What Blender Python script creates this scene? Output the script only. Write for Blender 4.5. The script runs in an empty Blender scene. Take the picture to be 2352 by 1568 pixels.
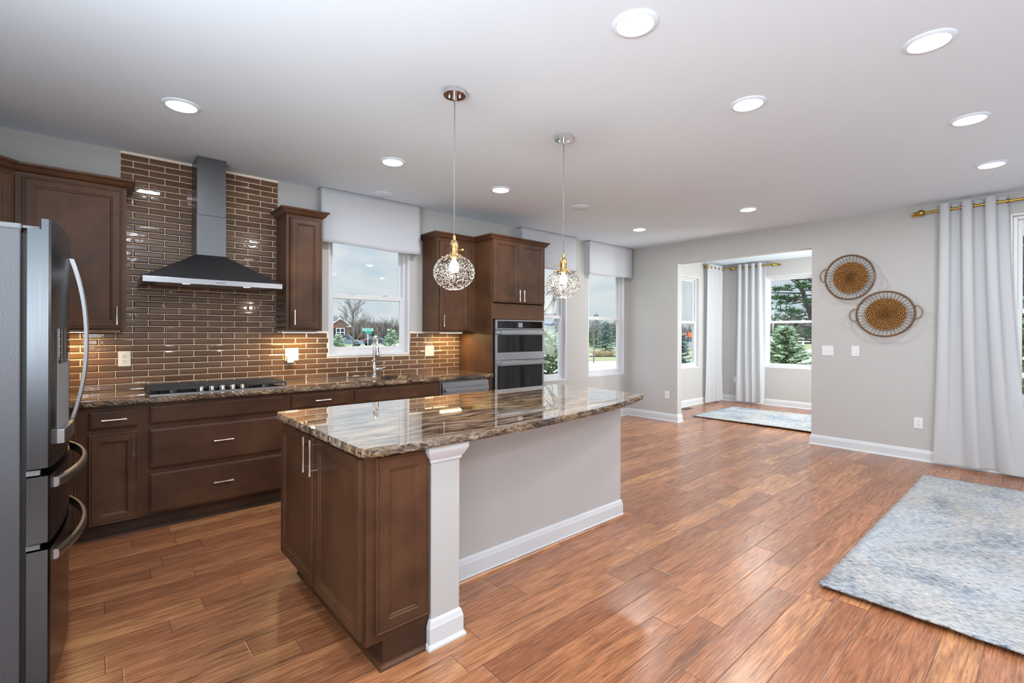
import bpy, bmesh, math, random
from mathutils import Vector, Matrix
random.seed(7)
PI = math.pi
S = bpy.context.scene
COL = S.collection

# ------------------------------------------------------------------ camera
YAW, ROLL, FPX, CY, HC = 0.85275, 0.00335, 1097.8, 763.24, 1.366
fw = Vector((math.cos(YAW), math.sin(YAW), 0)); rt = Vector((math.sin(YAW), -math.cos(YAW), 0)); up = Vector((0, 0, 1))
r3 = rt * math.cos(ROLL) + up * math.sin(ROLL); u3 = up * math.cos(ROLL) - rt * math.sin(ROLL)
cd = bpy.data.cameras.new('camera'); cam = bpy.data.objects.new('camera', cd); COL.objects.link(cam)
M = Matrix((r3, u3, -fw)).transposed().to_4x4(); M.translation = Vector((0, 0, HC)); cam.matrix_world = M
cd.sensor_width = 36; cd.sensor_fit = 'HORIZONTAL'; cd.lens = FPX / 2352 * 36
cd.shift_y = -(784 - CY) / 2352; cd.clip_start = 0.05; cd.clip_end = 1000
S.camera = cam

# ------------------------------------------------------------------ colour management
S.view_settings.view_transform = 'Standard'; S.view_settings.look = 'None'
S.view_settings.exposure = -0.08; S.view_settings.gamma = 1.0; S.view_settings.use_curve_mapping = False
CAN_W = 7.2          # watts of each recessed ceiling light
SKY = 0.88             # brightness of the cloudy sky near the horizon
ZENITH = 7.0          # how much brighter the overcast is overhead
FILL_W = 75.0           # strength of the added fill lamps outside unseen windows
try:
    S.cycles.use_denoising = True; S.cycles.max_bounces = 8; S.cycles.diffuse_bounces = 4
    S.cycles.glossy_bounces = 4; S.cycles.transparent_max_bounces = 12; S.cycles.sample_clamp_indirect = 6
    S.cycles.caustics_reflective = False; S.cycles.caustics_refractive = False
except Exception: pass

# ------------------------------------------------------------------ node helpers
class NT:
    def __init__(s, tree): s.t = tree; s.n = tree.nodes; s.l = tree.links
    def new(s, typ, **kw):
        n = s.n.new(typ); ins = kw.pop('ins', {})
        for k, v in kw.items(): setattr(n, k, v)
        for k, v in ins.items(): s.put(n.inputs[k], v)
        return n
    def put(s, sock, v):
        if isinstance(v, bpy.types.NodeSocket): s.l.new(v, sock)
        elif isinstance(v, (tuple, list)) and len(v) == 3 and sock.type == 'RGBA': sock.default_value = (*v, 1)
        else: sock.default_value = v
    def math(s, op, a, b=0.0, c=None):
        n = s.new('ShaderNodeMath', operation=op); s.put(n.inputs[0], a); s.put(n.inputs[1], b)
        if c is not None: s.put(n.inputs[2], c)
        return n.outputs[0]
    def mixc(s, f, a, b, mode='MIX'):
        n = s.new('ShaderNodeMix', data_type='RGBA', blend_type=mode)
        s.put(n.inputs[0], f); s.put(n.inputs[6], a); s.put(n.inputs[7], b); return n.outputs[2]
    def ramp(s, f, stops):
        n = s.new('ShaderNodeValToRGB'); cr = n.color_ramp
        while len(cr.elements) < len(stops): cr.elements.new(0.5)
        for e, (p, c) in zip(cr.elements, stops):
            e.position = p; e.color = (*c, 1) if len(c) == 3 else c
        s.put(n.inputs[0], f); return n.outputs[0]
    def noise(s, vec, scale, detail=4, rough=0.5, dist=0.0):
        n = s.new('ShaderNodeTexNoise', ins={'Scale': scale, 'Detail': detail, 'Roughness': rough, 'Distortion': dist})
        if vec is not None: s.put(n.inputs['Vector'], vec)
        return n.outputs[0]
    def vmul(s, v, k):
        n = s.new('ShaderNodeVectorMath', operation='MULTIPLY'); s.put(n.inputs[0], v); n.inputs[1].default_value = k; return n.outputs[0]
    def pos(s): return s.new('ShaderNodeNewGeometry').outputs['Position']
    def bump(s, h, strength=0.2, dist=0.01):
        n = s.new('ShaderNodeBump', ins={'Strength': strength, 'Distance': dist}); s.put(n.inputs['Height'], h); return n.outputs[0]

MATS = {}
def mat(name, base=(.8, .8, .8), rough=.5, metal=0., **kw):
    m = bpy.data.materials.new(name); m.use_nodes = True; MATS[name] = m
    nt = NT(m.node_tree); b = m.node_tree.nodes['Principled BSDF']
    b.inputs['Base Color'].default_value = (*base, 1); b.inputs['Roughness'].default_value = rough; b.inputs['Metallic'].default_value = metal
    for k, v in kw.items(): b.inputs[k.replace('_', ' ')].default_value = (*v, 1) if isinstance(v, tuple) else v
    return m, nt, b
def sub_noise(name, base, rough, amt=.06, scale=3., bump=0., bscale=60., **kw):
    """a plain surface with a little tone variation and grain"""
    m, nt, b = mat(name, base, rough, **kw)
    n = nt.noise(nt.pos(), scale, 3)
    lo = tuple(c * (1 - amt) for c in base); hi = tuple(min(1, c * (1 + amt)) for c in base)
    nt.put(b.inputs['Base Color'], nt.ramp(n, [(.3, lo), (.7, hi)]))
    if bump: nt.put(b.inputs['Normal'], nt.bump(nt.noise(nt.pos(), bscale, 4), bump, .003))
    return m

WALL = sub_noise('wall_paint', (.465, .458, .452), .75, .02, 1.5, .15, 180)
CEIL = sub_noise('ceiling_paint', (.77, .875, .995), .8, .01, 1.)
TRIM = sub_noise('white_trim_paint', (.62, .64, .67), .38, .01)
VINYL = sub_noise('white_vinyl', (.64, .645, .67), .35, .01)
PLASTIC = sub_noise('white_plastic', (.74, .74, .76), .3, .01)
IVORY = sub_noise('almond_plastic', (.80, .70, .58), .35, .01)
DARKSLOT, _, _ = mat('slot_black', (.02, .02, .02), .6)
BLACKIRON = sub_noise('cast_iron', (.018, .018, .02), .45, .2, 30, .3, 200)
BLACKGLASS, _, _ = mat('black_glass', (.006, .006, .007), .04)
CHROME, _, _ = mat('chrome', (.78, .78, .8), .09, 1.)
NICKEL, _, _ = mat('brushed_nickel', (.72, .68, .62), .28, 1.)
BRASS, _, _ = mat('brass', (.62, .40, .17), .22, 1.)
OLDBRASS, _, _ = mat('antique_brass', (.45, .29, .07), .3, 1.)
GREYCORD, _, _ = mat('grey_cord', (.25, .25, .26), .5)
GREYPL = sub_noise('grey_plastic', (.20, .205, .215), .45, .05)

def steel(name, base, rough, axis):
    m, nt, b = mat(name, base, rough, 1.)
    sc = {'x': (2, 400, 400), 'y': (400, 2, 400), 'z': (400, 400, 2)}[axis]
    n = nt.noise(nt.vmul(nt.pos(), sc), 1.0, 2)
    nt.put(b.inputs['Roughness'], nt.math('MULTIPLY_ADD', n, .12, rough - .06))
    nt.put(b.inputs['Normal'], nt.bump(n, .06, .001)); return m
STEEL = steel('stainless_steel', (.34, .35, .37), .30, 'x')
STEELV = steel('stainless_steel_vertical', (.15, .155, .165), .36, 'z')
STEELD = steel('dark_stainless', (.13, .135, .145), .38, 'x')
m, nt, b = mat('fridge_side', (.112, .117, .13), .5, .55); FSIDE = m
nt.put(b.inputs['Normal'], nt.bump(nt.noise(nt.pos(), 160, 3), .35, .003))
m, nt, b = mat('fridge_front', (.10, .108, .12), .2, 1.); FFRONT = m
n_ = nt.noise(nt.vmul(nt.pos(), (300, 300, 3)), 1., 2); nt.put(b.inputs['Roughness'], nt.math('MULTIPLY_ADD', n_, .1, .2))

def wood(name, dark, light, rough, sc):
    m, nt, b = mat(name, light, rough)
    p = nt.pos()
    big = nt.noise(p, 3.5, 4, .55)
    gr = nt.noise(nt.vmul(p, sc), 1., 5, .6, .4)
    c = nt.ramp(big, [(.25, dark), (.75, light)])
    c = nt.mixc(nt.math('MULTIPLY', gr, .45), c, tuple(x * .55 for x in dark))
    nt.put(b.inputs['Base Color'], c); b.inputs['Specular IOR Level'].default_value = .25
    nt.put(b.inputs['Normal'], nt.bump(gr, .04, .002)); return m
CAB = wood('stained_maple', (.048, .022, .012), (.145, .066, .034), .38, (14, 14, 2.2))
CABH = wood('stained_maple_horizontal', (.050, .022, .012), (.128, .057, .030), .38, (2.2, 14, 14))
CABSIDE = wood('stained_maple_side', (.060, .028, .014), (.145, .068, .034), .36, (30, 30, 2.))
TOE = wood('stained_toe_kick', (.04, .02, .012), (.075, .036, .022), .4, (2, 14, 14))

# hardwood planks running along X
def floor_mat():
    m, nt, b = mat('hickory_planks', (.3, .14, .06), .3)
    p = nt.pos(); sx = nt.new('ShaderNodeSeparateXYZ'); nt.put(sx.inputs[0], p); X, Y = sx.outputs[0], sx.outputs[1]
    W = .1345
    yr = nt.math('DIVIDE', nt.math('ADD', Y, 10 - .124 + .0005), W); row = nt.math('FLOOR', yr); fy = nt.math('FRACT', yr)
    wn = nt.new('ShaderNodeTexWhiteNoise', noise_dimensions='1D'); nt.put(wn.inputs['W'], row); r1 = wn.outputs['Value']
    wn2 = nt.new('ShaderNodeTexWhiteNoise', noise_dimensions='1D'); nt.put(wn2.inputs['W'], nt.math('ADD', row, 71.3)); r2 = wn2.outputs['Value']
    L = nt.math('MULTIPLY_ADD', r2, .55, .75)
    xr = nt.math('DIVIDE', nt.math('ADD', nt.math('ADD', X, 20.), nt.math('MULTIPLY', r1, 3.)), L); pc = nt.math('FLOOR', xr); fx = nt.math('FRACT', xr)
    cx = nt.new('ShaderNodeCombineXYZ'); nt.put(cx.inputs[0], row); nt.put(cx.inputs[1], pc)
    wn3 = nt.new('ShaderNodeTexWhiteNoise', noise_dimensions='2D'); nt.put(wn3.inputs['Vector'], cx.outputs[0]); pr = wn3.outputs['Value']
    # grain, shifted per plank
    off = nt.new('ShaderNodeCombineXYZ'); nt.put(off.inputs[0], nt.math('MULTIPLY', pr, 37.)); nt.put(off.inputs[1], nt.math('MULTIPLY', pr, 91.)); nt.put(off.inputs[2], nt.math('MULTIPLY', pr, 13.))
    va = nt.new('ShaderNodeVectorMath', operation='ADD'); nt.put(va.inputs[0], p); nt.put(va.inputs[1], off.outputs[0]); q = va.outputs[0]
    g1 = nt.noise(nt.vmul(q, (1.6, 14, 1)), 1.6, 6, .62, .9)
    g2 = nt.noise(nt.vmul(q, (5, 80, 1)), 1.4, 5, .7, .4); g4 = nt.noise(nt.vmul(q, (7, 170, 1)), 1., 3, .6, .2)
    g3 = nt.noise(nt.vmul(q, (1.1, 5., 1)), 1.3, 2, .5, 1.2)
    base = nt.ramp(pr, [(0, (.30, .108, .048)), (.3, (.38, .145, .065)), (.6, (.44, .175, .080)), (.85, (.50, .21, .092)), (1, (.58, .265, .112))])
    c = nt.mixc(nt.ramp(g1, [(.38, (0, 0, 0)), (.68, (.8, .8, .8))]), base, (.20, .070, .028))
    c = nt.mixc(nt.math('MULTIPLY', nt.ramp(g2, [(.47, (0, 0, 0)), (.66, (1, 1, 1))]), .55), c, (.13, .044, .018))
    c = nt.mixc(nt.math('MULTIPLY', nt.ramp(g4, [(.53, (0, 0, 0)), (.64, (1, 1, 1))]), .42), c, (.06, .022, .010))
    c = nt.mixc(nt.math('MULTIPLY', nt.ramp(g4, [(.34, (1, 1, 1)), (.46, (0, 0, 0))]), .25), c, (.66, .36, .17))
    c = nt.mixc(nt.ramp(g3, [(.66, (0, 0, 0)), (.78, (.55, .55, .55))]), c, (.07, .028, .014))
    ey = nt.math('MINIMUM', fy, nt.math('SUBTRACT', 1., fy)); ex = nt.math('MULTIPLY', nt.math('MINIMUM', fx, nt.math('SUBTRACT', 1., fx)), 7.)
    e = nt.math('MINIMUM', ey, ex); gr = nt.new('ShaderNodeMapRange', ins={1: .0, 2: .03, 3: 0., 4: 1.}); nt.put(gr.inputs[0], e)
    gl = nt.new('ShaderNodeMapRange', ins={1: .004, 2: .016, 3: 1., 4: 0.}); nt.put(gl.inputs[0], e)
    c = nt.mixc(nt.math('MULTIPLY', gl.outputs[0], .75), c, (.04, .018, .010))
    nt.put(b.inputs['Base Color'], c)
    scr = nt.noise(nt.vmul(q, (9, 22, 1)), 1., 3, .5, .6)
    hgt = nt.math('ADD', nt.math('MULTIPLY', gr.outputs[0], .6), nt.math('ADD', nt.math('MULTIPLY', scr, .55), nt.math('MULTIPLY', g2, .18)))
    nt.put(b.inputs['Normal'], nt.bump(hgt, .30, .004))
    nt.put(b.inputs['Roughness'], nt.math('MULTIPLY_ADD', g2, .12, .19))
    b.inputs['Specular IOR Level'].default_value = .8
    return m
FLOOR = floor_mat()

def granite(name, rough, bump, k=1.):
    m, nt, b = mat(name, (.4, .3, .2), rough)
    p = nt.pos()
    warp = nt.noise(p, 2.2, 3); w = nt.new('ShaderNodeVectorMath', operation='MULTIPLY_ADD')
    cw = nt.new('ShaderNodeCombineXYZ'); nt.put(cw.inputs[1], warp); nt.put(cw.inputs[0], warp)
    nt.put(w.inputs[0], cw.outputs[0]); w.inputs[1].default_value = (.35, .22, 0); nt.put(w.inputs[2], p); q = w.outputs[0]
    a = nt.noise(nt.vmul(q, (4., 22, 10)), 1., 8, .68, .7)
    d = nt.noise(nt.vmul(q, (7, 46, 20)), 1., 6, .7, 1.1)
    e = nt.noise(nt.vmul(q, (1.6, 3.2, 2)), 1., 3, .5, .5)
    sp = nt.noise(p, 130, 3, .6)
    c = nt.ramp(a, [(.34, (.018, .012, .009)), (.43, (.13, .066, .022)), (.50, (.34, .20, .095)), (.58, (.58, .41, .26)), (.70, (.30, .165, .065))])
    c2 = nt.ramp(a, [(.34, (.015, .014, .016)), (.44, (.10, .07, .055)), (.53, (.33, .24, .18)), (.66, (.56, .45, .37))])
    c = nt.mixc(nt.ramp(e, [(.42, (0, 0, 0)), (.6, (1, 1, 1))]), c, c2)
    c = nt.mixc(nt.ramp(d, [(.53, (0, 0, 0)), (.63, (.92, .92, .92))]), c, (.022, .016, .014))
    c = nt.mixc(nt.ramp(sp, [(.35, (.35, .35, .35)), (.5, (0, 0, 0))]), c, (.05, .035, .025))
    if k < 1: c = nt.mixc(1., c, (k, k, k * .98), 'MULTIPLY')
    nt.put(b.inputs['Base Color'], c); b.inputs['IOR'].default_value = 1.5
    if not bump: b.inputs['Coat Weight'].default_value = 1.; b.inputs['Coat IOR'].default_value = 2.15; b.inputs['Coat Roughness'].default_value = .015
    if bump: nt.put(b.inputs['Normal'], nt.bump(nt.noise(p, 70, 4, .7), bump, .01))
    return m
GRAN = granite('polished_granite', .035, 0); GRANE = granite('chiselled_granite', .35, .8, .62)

def tile_mat():
    m, nt, b = mat('brown_glazed_tile', (.10, .06, .035), .07)
    r = nt.new('ShaderNodeNewGeometry').outputs['Random Per Island']
    st = nt.noise(nt.vmul(nt.pos(), (3, 3, 180)), 1., 3)
    c = nt.ramp(r, [(0, (.100, .049, .024)), (.5, (.132, .067, .034)), (1, (.165, .088, .047))])
    c = nt.mixc(nt.math('MULTIPLY', st, .3), c, (.17, .105, .065))
    nt.put(b.inputs['Base Color'], c)
    nt.put(b.inputs['Normal'], nt.bump(nt.noise(nt.pos(), 26, 2), .10, .004)); b.inputs['IOR'].default_value = 1.6
    return m
TILE = tile_mat(); GROUT = sub_noise('cream_grout', (.88, .78, .63), .85, .05, 40)

def fabric(name, col, trans):
    m = bpy.data.materials.new(name); m.use_nodes = True; nt = NT(m.node_tree); m.node_tree.nodes.clear()
    d = nt.new('ShaderNodeBsdfDiffuse', ins={'Color': col}); t = nt.new('ShaderNodeBsdfTranslucent', ins={'Color': col})
    w = nt.noise(nt.vmul(nt.pos(), (260, 260, 90)), 1., 2); bn = nt.bump(w, .12, .002)
    nt.put(d.inputs['Normal'], bn)
    x = nt.new('ShaderNodeMixShader', ins={0: trans}); nt.put(x.inputs[1], d.outputs[0]); nt.put(x.inputs[2], t.outputs[0])
    o = nt.new('ShaderNodeOutputMaterial'); nt.put(o.inputs[0], x.outputs[0]); return m
CURTAIN = fabric('white_curtain_cloth', (.70, .715, .745), .38); VALANCE = fabric('white_valance_cloth', (.56, .58, .62), .12)

def island_seed():
    m, nt, b = mat('glass_seeds', (.5, .5, .5), .15); r = nt.new('ShaderNodeNewGeometry').outputs['Random Per Island']
    nt.put(b.inputs['Base Color'], nt.ramp(r, [(0, (.03, .028, .03)), (.45, (.06, .05, .05)), (.55, (.55, .53, .5)), (1, (.9, .9, .9))])); return m  # bubble lens effect put into the colour: random dark and pale seeds
def pane(name, tint, ior=1.45, speck=False):
    m = bpy.data.materials.new(name); m.use_nodes = True; nt = NT(m.node_tree); m.node_tree.nodes.clear()
    t = nt.new('ShaderNodeBsdfTransparent', ins={'Color': tint}); g = nt.new('ShaderNodeBsdfGlossy', ins={'Roughness': .02})
    f = nt.new('ShaderNodeLayerWeight', ins={'Blend': .5}); r0 = ((ior - 1) / (ior + 1)) ** 2; x = nt.new('ShaderNodeMixShader')
    nt.put(x.inputs[1], t.outputs[0]); nt.put(x.inputs[2], g.outputs[0]); fac = nt.math('MULTIPLY_ADD', nt.math('POWER', f.outputs['Facing'], 5.), 1 - r0, r0)
    if speck:
        v = nt.new('ShaderNodeTexVoronoi', ins={'Scale': 105.}); nt.put(v.inputs['Vector'], nt.pos())
        n = nt.noise(nt.pos(), 110, 2)
        on = nt.math('GREATER_THAN', n, .40)
        core = nt.math('MULTIPLY', nt.math('LESS_THAN', v.outputs['Distance'], .24), on); ringm = nt.math('MULTIPLY', nt.math('MULTIPLY', nt.math('LESS_THAN', v.outputs['Distance'], .46), nt.math('GREATER_THAN', v.outputs['Distance'], .24)), on)
        nt.put(t.inputs['Color'], nt.mixc(ringm, tint, (.10, .09, .085)))  # dark bubble rims painted in, standing for their lens effect
        w_ = nt.new('ShaderNodeBsdfTranslucent', ins={'Color': (.9, .88, .84)}); x2 = nt.new('ShaderNodeMixShader', ins={0: 0.}); nt.put(x2.inputs[0], nt.math('MULTIPLY', core, .34)); nt.put(x2.inputs[1], t.outputs[0]); nt.put(x2.inputs[2], w_.outputs[0]); nt.put(x.inputs[1], x2.outputs[0])
        nt.put(g.inputs['Normal'], nt.bump(v.outputs['Distance'], .6, .006))
    nt.put(x.inputs[0], fac); o = nt.new('ShaderNodeOutputMaterial'); nt.put(o.inputs[0], x.outputs[0]); return m
SEED = island_seed(); GLASS = pane('window_glass', (.97, .99, .98), 1.17); SEEDED = pane('seeded_glass', (.96, .95, .93), 1.5, True); CARGLASS, _, _ = mat('car_glass', (.03, .04, .05), .05)

def emit(name, col, st):
    m = bpy.data.materials.new(name); m.use_nodes = True; nt = NT(m.node_tree); m.node_tree.nodes.clear()
    e = nt.new('ShaderNodeEmission', ins={'Color': col, 'Strength': st}); o = nt.new('ShaderNodeOutputMaterial'); nt.put(o.inputs[0], e.outputs[0]); return m
LED = emit('led_diffuser', (1, .985, .97), 4.); BULB = emit('warm_bulb', (1, .90, .72), 5.); WARMBAR = emit('warm_light_bar', (1, .80, .45), 12.); HOODLED = emit('hood_led', (1, .95, .88), 8.)
DISPLAY = emit('oven_display', (.55, .62, .66), .55)

def rug_mat(name, k):
    m, nt, b = mat(name, (.5, .55, .6), .95)
    p = nt.pos()
    a = nt.noise(nt.vmul(p, (1.5, 1.1, 1)), 1.5, 7, .62, .8); s = nt.noise(nt.vmul(p, (70, 17, 1)), 1., 5, .72, .5); f = nt.noise(nt.vmul(p, (160, 55, 1)), 1., 2)
    c = nt.ramp(nt.math('ADD', nt.math('MULTIPLY', a, .50), nt.math('MULTIPLY', s, .50)), [(.36, (.07 * k, .085 * k, .11 * k)), (.43, (.24 * k, .29 * k, .35 * k)), (.49, (.44 * k, .49 * k, .55 * k)), (.55, (.60 * k, .62 * k, .66 * k)), (.66, (.70 * k, .70 * k, .71 * k))])
    a2 = nt.noise(nt.vmul(p, (.9, 1.4, 1)), 1.2, 5, .6, .6)
    c = nt.mixc(nt.ramp(a2, [(.46, (0, 0, 0)), (.62, (.75, .75, .75))]), c, (.66 * k, .60 * k, .54 * k))
    c = nt.mixc(nt.ramp(s, [(.28, (.7, .7, .7)), (.40, (0, 0, 0))]), c, (.10, .115, .145))
    d1 = nt.noise(nt.vmul(p, (135, 30, 1)), 1., 3, .6, .3)
    c = nt.mixc(nt.math('MULTIPLY', nt.ramp(d1, [(.36, (1, 1, 1)), (.45, (0, 0, 0))]), .75), c, (.10 * k, .12 * k, .155 * k))
    c = nt.mixc(nt.math('MULTIPLY', nt.ramp(d1, [(.53, (0, 0, 0)), (.62, (1, 1, 1))]), .65), c, (.85 * k, .86 * k, .87 * k))
    nt.put(b.inputs['Base Color'], c)
    nt.put(b.inputs['Normal'], nt.bump(nt.math('ADD', s, f), .6, .006)); b.inputs['Specular IOR Level'].default_value = .1; return m
RUG = rug_mat('faded_blue_rug', .66); RUG2 = rug_mat('pale_blue_rug', .72)

def island_color(name, stops, rough=.8, seed_scale=0.):
    m, nt, b = mat(name, stops[0][1], rough); r = nt.new('ShaderNodeNewGeometry').outputs['Random Per Island']
    nt.put(b.inputs['Base Color'], nt.ramp(r, stops)); b.inputs['Specular IOR Level'].default_value = .2; return m
NEEDLE = island_color('spruce_needles', [(0, (.12, .17, .10)), (.5, (.27, .36, .22)), (1, (.50, .58, .40))])
BLUENEEDLE = island_color('blue_spruce_needles', [(0, (.07, .12, .11)), (.5, (.15, .23, .20)), (1, (.28, .37, .33))])
DARKNEEDLE = island_color('dark_spruce_needles', [(0, (.05, .08, .04)), (.5, (.10, .15, .07)), (1, (.20, .25, .11))])
PINEN = island_color('pine_needles', [(0, (.025, .055, .03)), (.5, (.06, .12, .055)), (1, (.15, .23, .12))])
BARK = sub_noise('grey_bark', (.17, .15, .14), .9, .3, 20); DARKBARK = sub_noise('dark_bark', (.10, .085, .075), .9, .3, 10)
TWIGS = island_color('bare_twigs', [(0, (.07, .06, .06)), (.5, (.15, .13, .12)), (1, (.30, .26, .23))])
BRUSH = island_color('wood_brush', [(0, (.06, .05, .045)), (.4, (.12, .10, .085)), (.8, (.20, .16, .13)), (1, (.30, .25, .24))])
STRAW = island_color('dry_grass', [(0, (.40, .28, .17)), (1, (.62, .48, .32))])
m, nt, b = mat('winter_lawn', (.3, .32, .12), .95); LAWN = m
n1 = nt.noise(nt.vmul(nt.pos(), (.25, .25, .25)), 1., 6, .65); n2 = nt.noise(nt.pos(), 9, 4)
nt.put(b.inputs['Base Color'], nt.mixc(nt.math('MULTIPLY', n2, .4), nt.ramp(n1, [(.3, (.13, .145, .055)), (.55, (.22, .215, .10)), (.75, (.31, .26, .14))]), (.16, .19, .06)))
ROAD = sub_noise('pale_asphalt', (.62, .66, .68), .9, .06, .8); CONC = sub_noise('concrete', (.80, .79, .77), .9, .05, .6)
MULCH = sub_noise('dark_mulch', (.13, .12, .12), .95, .4, 6); BRICK, nt, b = mat('red_brick', (.22, .07, .05), .85)
bt = nt.new('ShaderNodeTexBrick', ins={'Scale': 4., 'Color1': (.24, .07, .05), 'Color2': (.17, .05, .04), 'Mortar': (.35, .24, .21)}); nt.put(b.inputs['Base Color'], bt.outputs[0])
tc_ = nt.new('ShaderNodeTexCoord'); nt.put(bt.inputs['Vector'], tc_.outputs['Object'])
ROOF = sub_noise('slate_shingles', (.085, .10, .125), .85, .2, 4); SIDING = sub_noise('pale_grey_siding', (.55, .60, .64), .8, .05)
SIGNG, _, _ = mat('sign_green', (.0, .33, .26), .4); SIGNT, _, _ = mat('sign_white', (.85, .95, .92), .4); SIGNC, _, _ = mat('sign_teal', (.10, .52, .55), .4)
GALV, _, _ = mat('galvanised_post', (.55, .60, .62), .45, .6); ORANGE, _, _ = mat('orange_panel', (.95, .16, .05), .6)
CARB, _, _ = mat('dark_car_paint', (.035, .04, .06), .2); CARS, _, _ = mat('blue_grey_car_paint', (.13, .17, .20), .2); CARL, _, _ = mat('silver_car_paint', (.42, .46, .48), .22)
RUBBER, _, _ = mat('tyre_rubber', (.02, .02, .02), .8); REDL, _, _ = mat('red_tail_light', (.55, .03, .03), .2); WHITEP = sub_noise('white_painted_board', (.88, .9, .9), .6, .02)

def woven():
    m, nt, b = mat('woven_seagrass', (.3, .16, .05), .6)
    n = nt.noise(nt.pos(), 90, 4, .7); n2 = nt.noise(nt.pos(), 22, 3)
    c = nt.ramp(n, [(.35, (.12, .045, .010)), (.5, (.34, .15, .034)), (.66, (.66, .36, .11))]); nt.put(b.inputs['Base Color'], nt.mixc(nt.math('MULTIPLY', n2, .5), c, (.16, .068, .018)))
    return m
WOVEN = woven(); BASKETIN = sub_noise('dark_stakes_and_gaps', (.075, .032, .009), .7, .3, 60); WICKER = sub_noise('wicker_twist', (.15, .082, .042), .65, .45, 70, .6, 220); WICKERG = sub_noise('grey_wicker_twist', (.25, .185, .135), .7, .35, 70, .6, 220)

# ------------------------------------------------------------------ world: bright broken cloud
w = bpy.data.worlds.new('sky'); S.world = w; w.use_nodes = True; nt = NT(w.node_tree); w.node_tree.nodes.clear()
tc = nt.new('ShaderNodeTexCoord').outputs['Generated']
c1 = nt.noise(nt.vmul(tc, (1, 1, 2.8)), 5.0, 7, .58, .5)
sx = nt.new('ShaderNodeSeparateXYZ'); nt.put(sx.inputs[0], tc)
blue = nt.ramp(sx.outputs[2], [(0, (.80, .88, .96)), (.10, (.70, .82, .95)), (.7, (.45, .62, .88))])
col = nt.mixc(nt.ramp(c1, [(.38, (0, 0, 0)), (.60, (1, 1, 1))]), blue, (.95, .97, 1.0))
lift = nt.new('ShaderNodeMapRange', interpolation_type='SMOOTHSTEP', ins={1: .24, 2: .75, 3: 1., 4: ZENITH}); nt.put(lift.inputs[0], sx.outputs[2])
bg = nt.new('ShaderNodeBackground'); nt.put(bg.inputs[0], col); nt.put(bg.inputs[1], nt.math('MULTIPLY', lift.outputs[0], SKY)); o = nt.new('ShaderNodeOutputWorld'); nt.put(o.inputs[0], bg.outputs[0])

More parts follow.
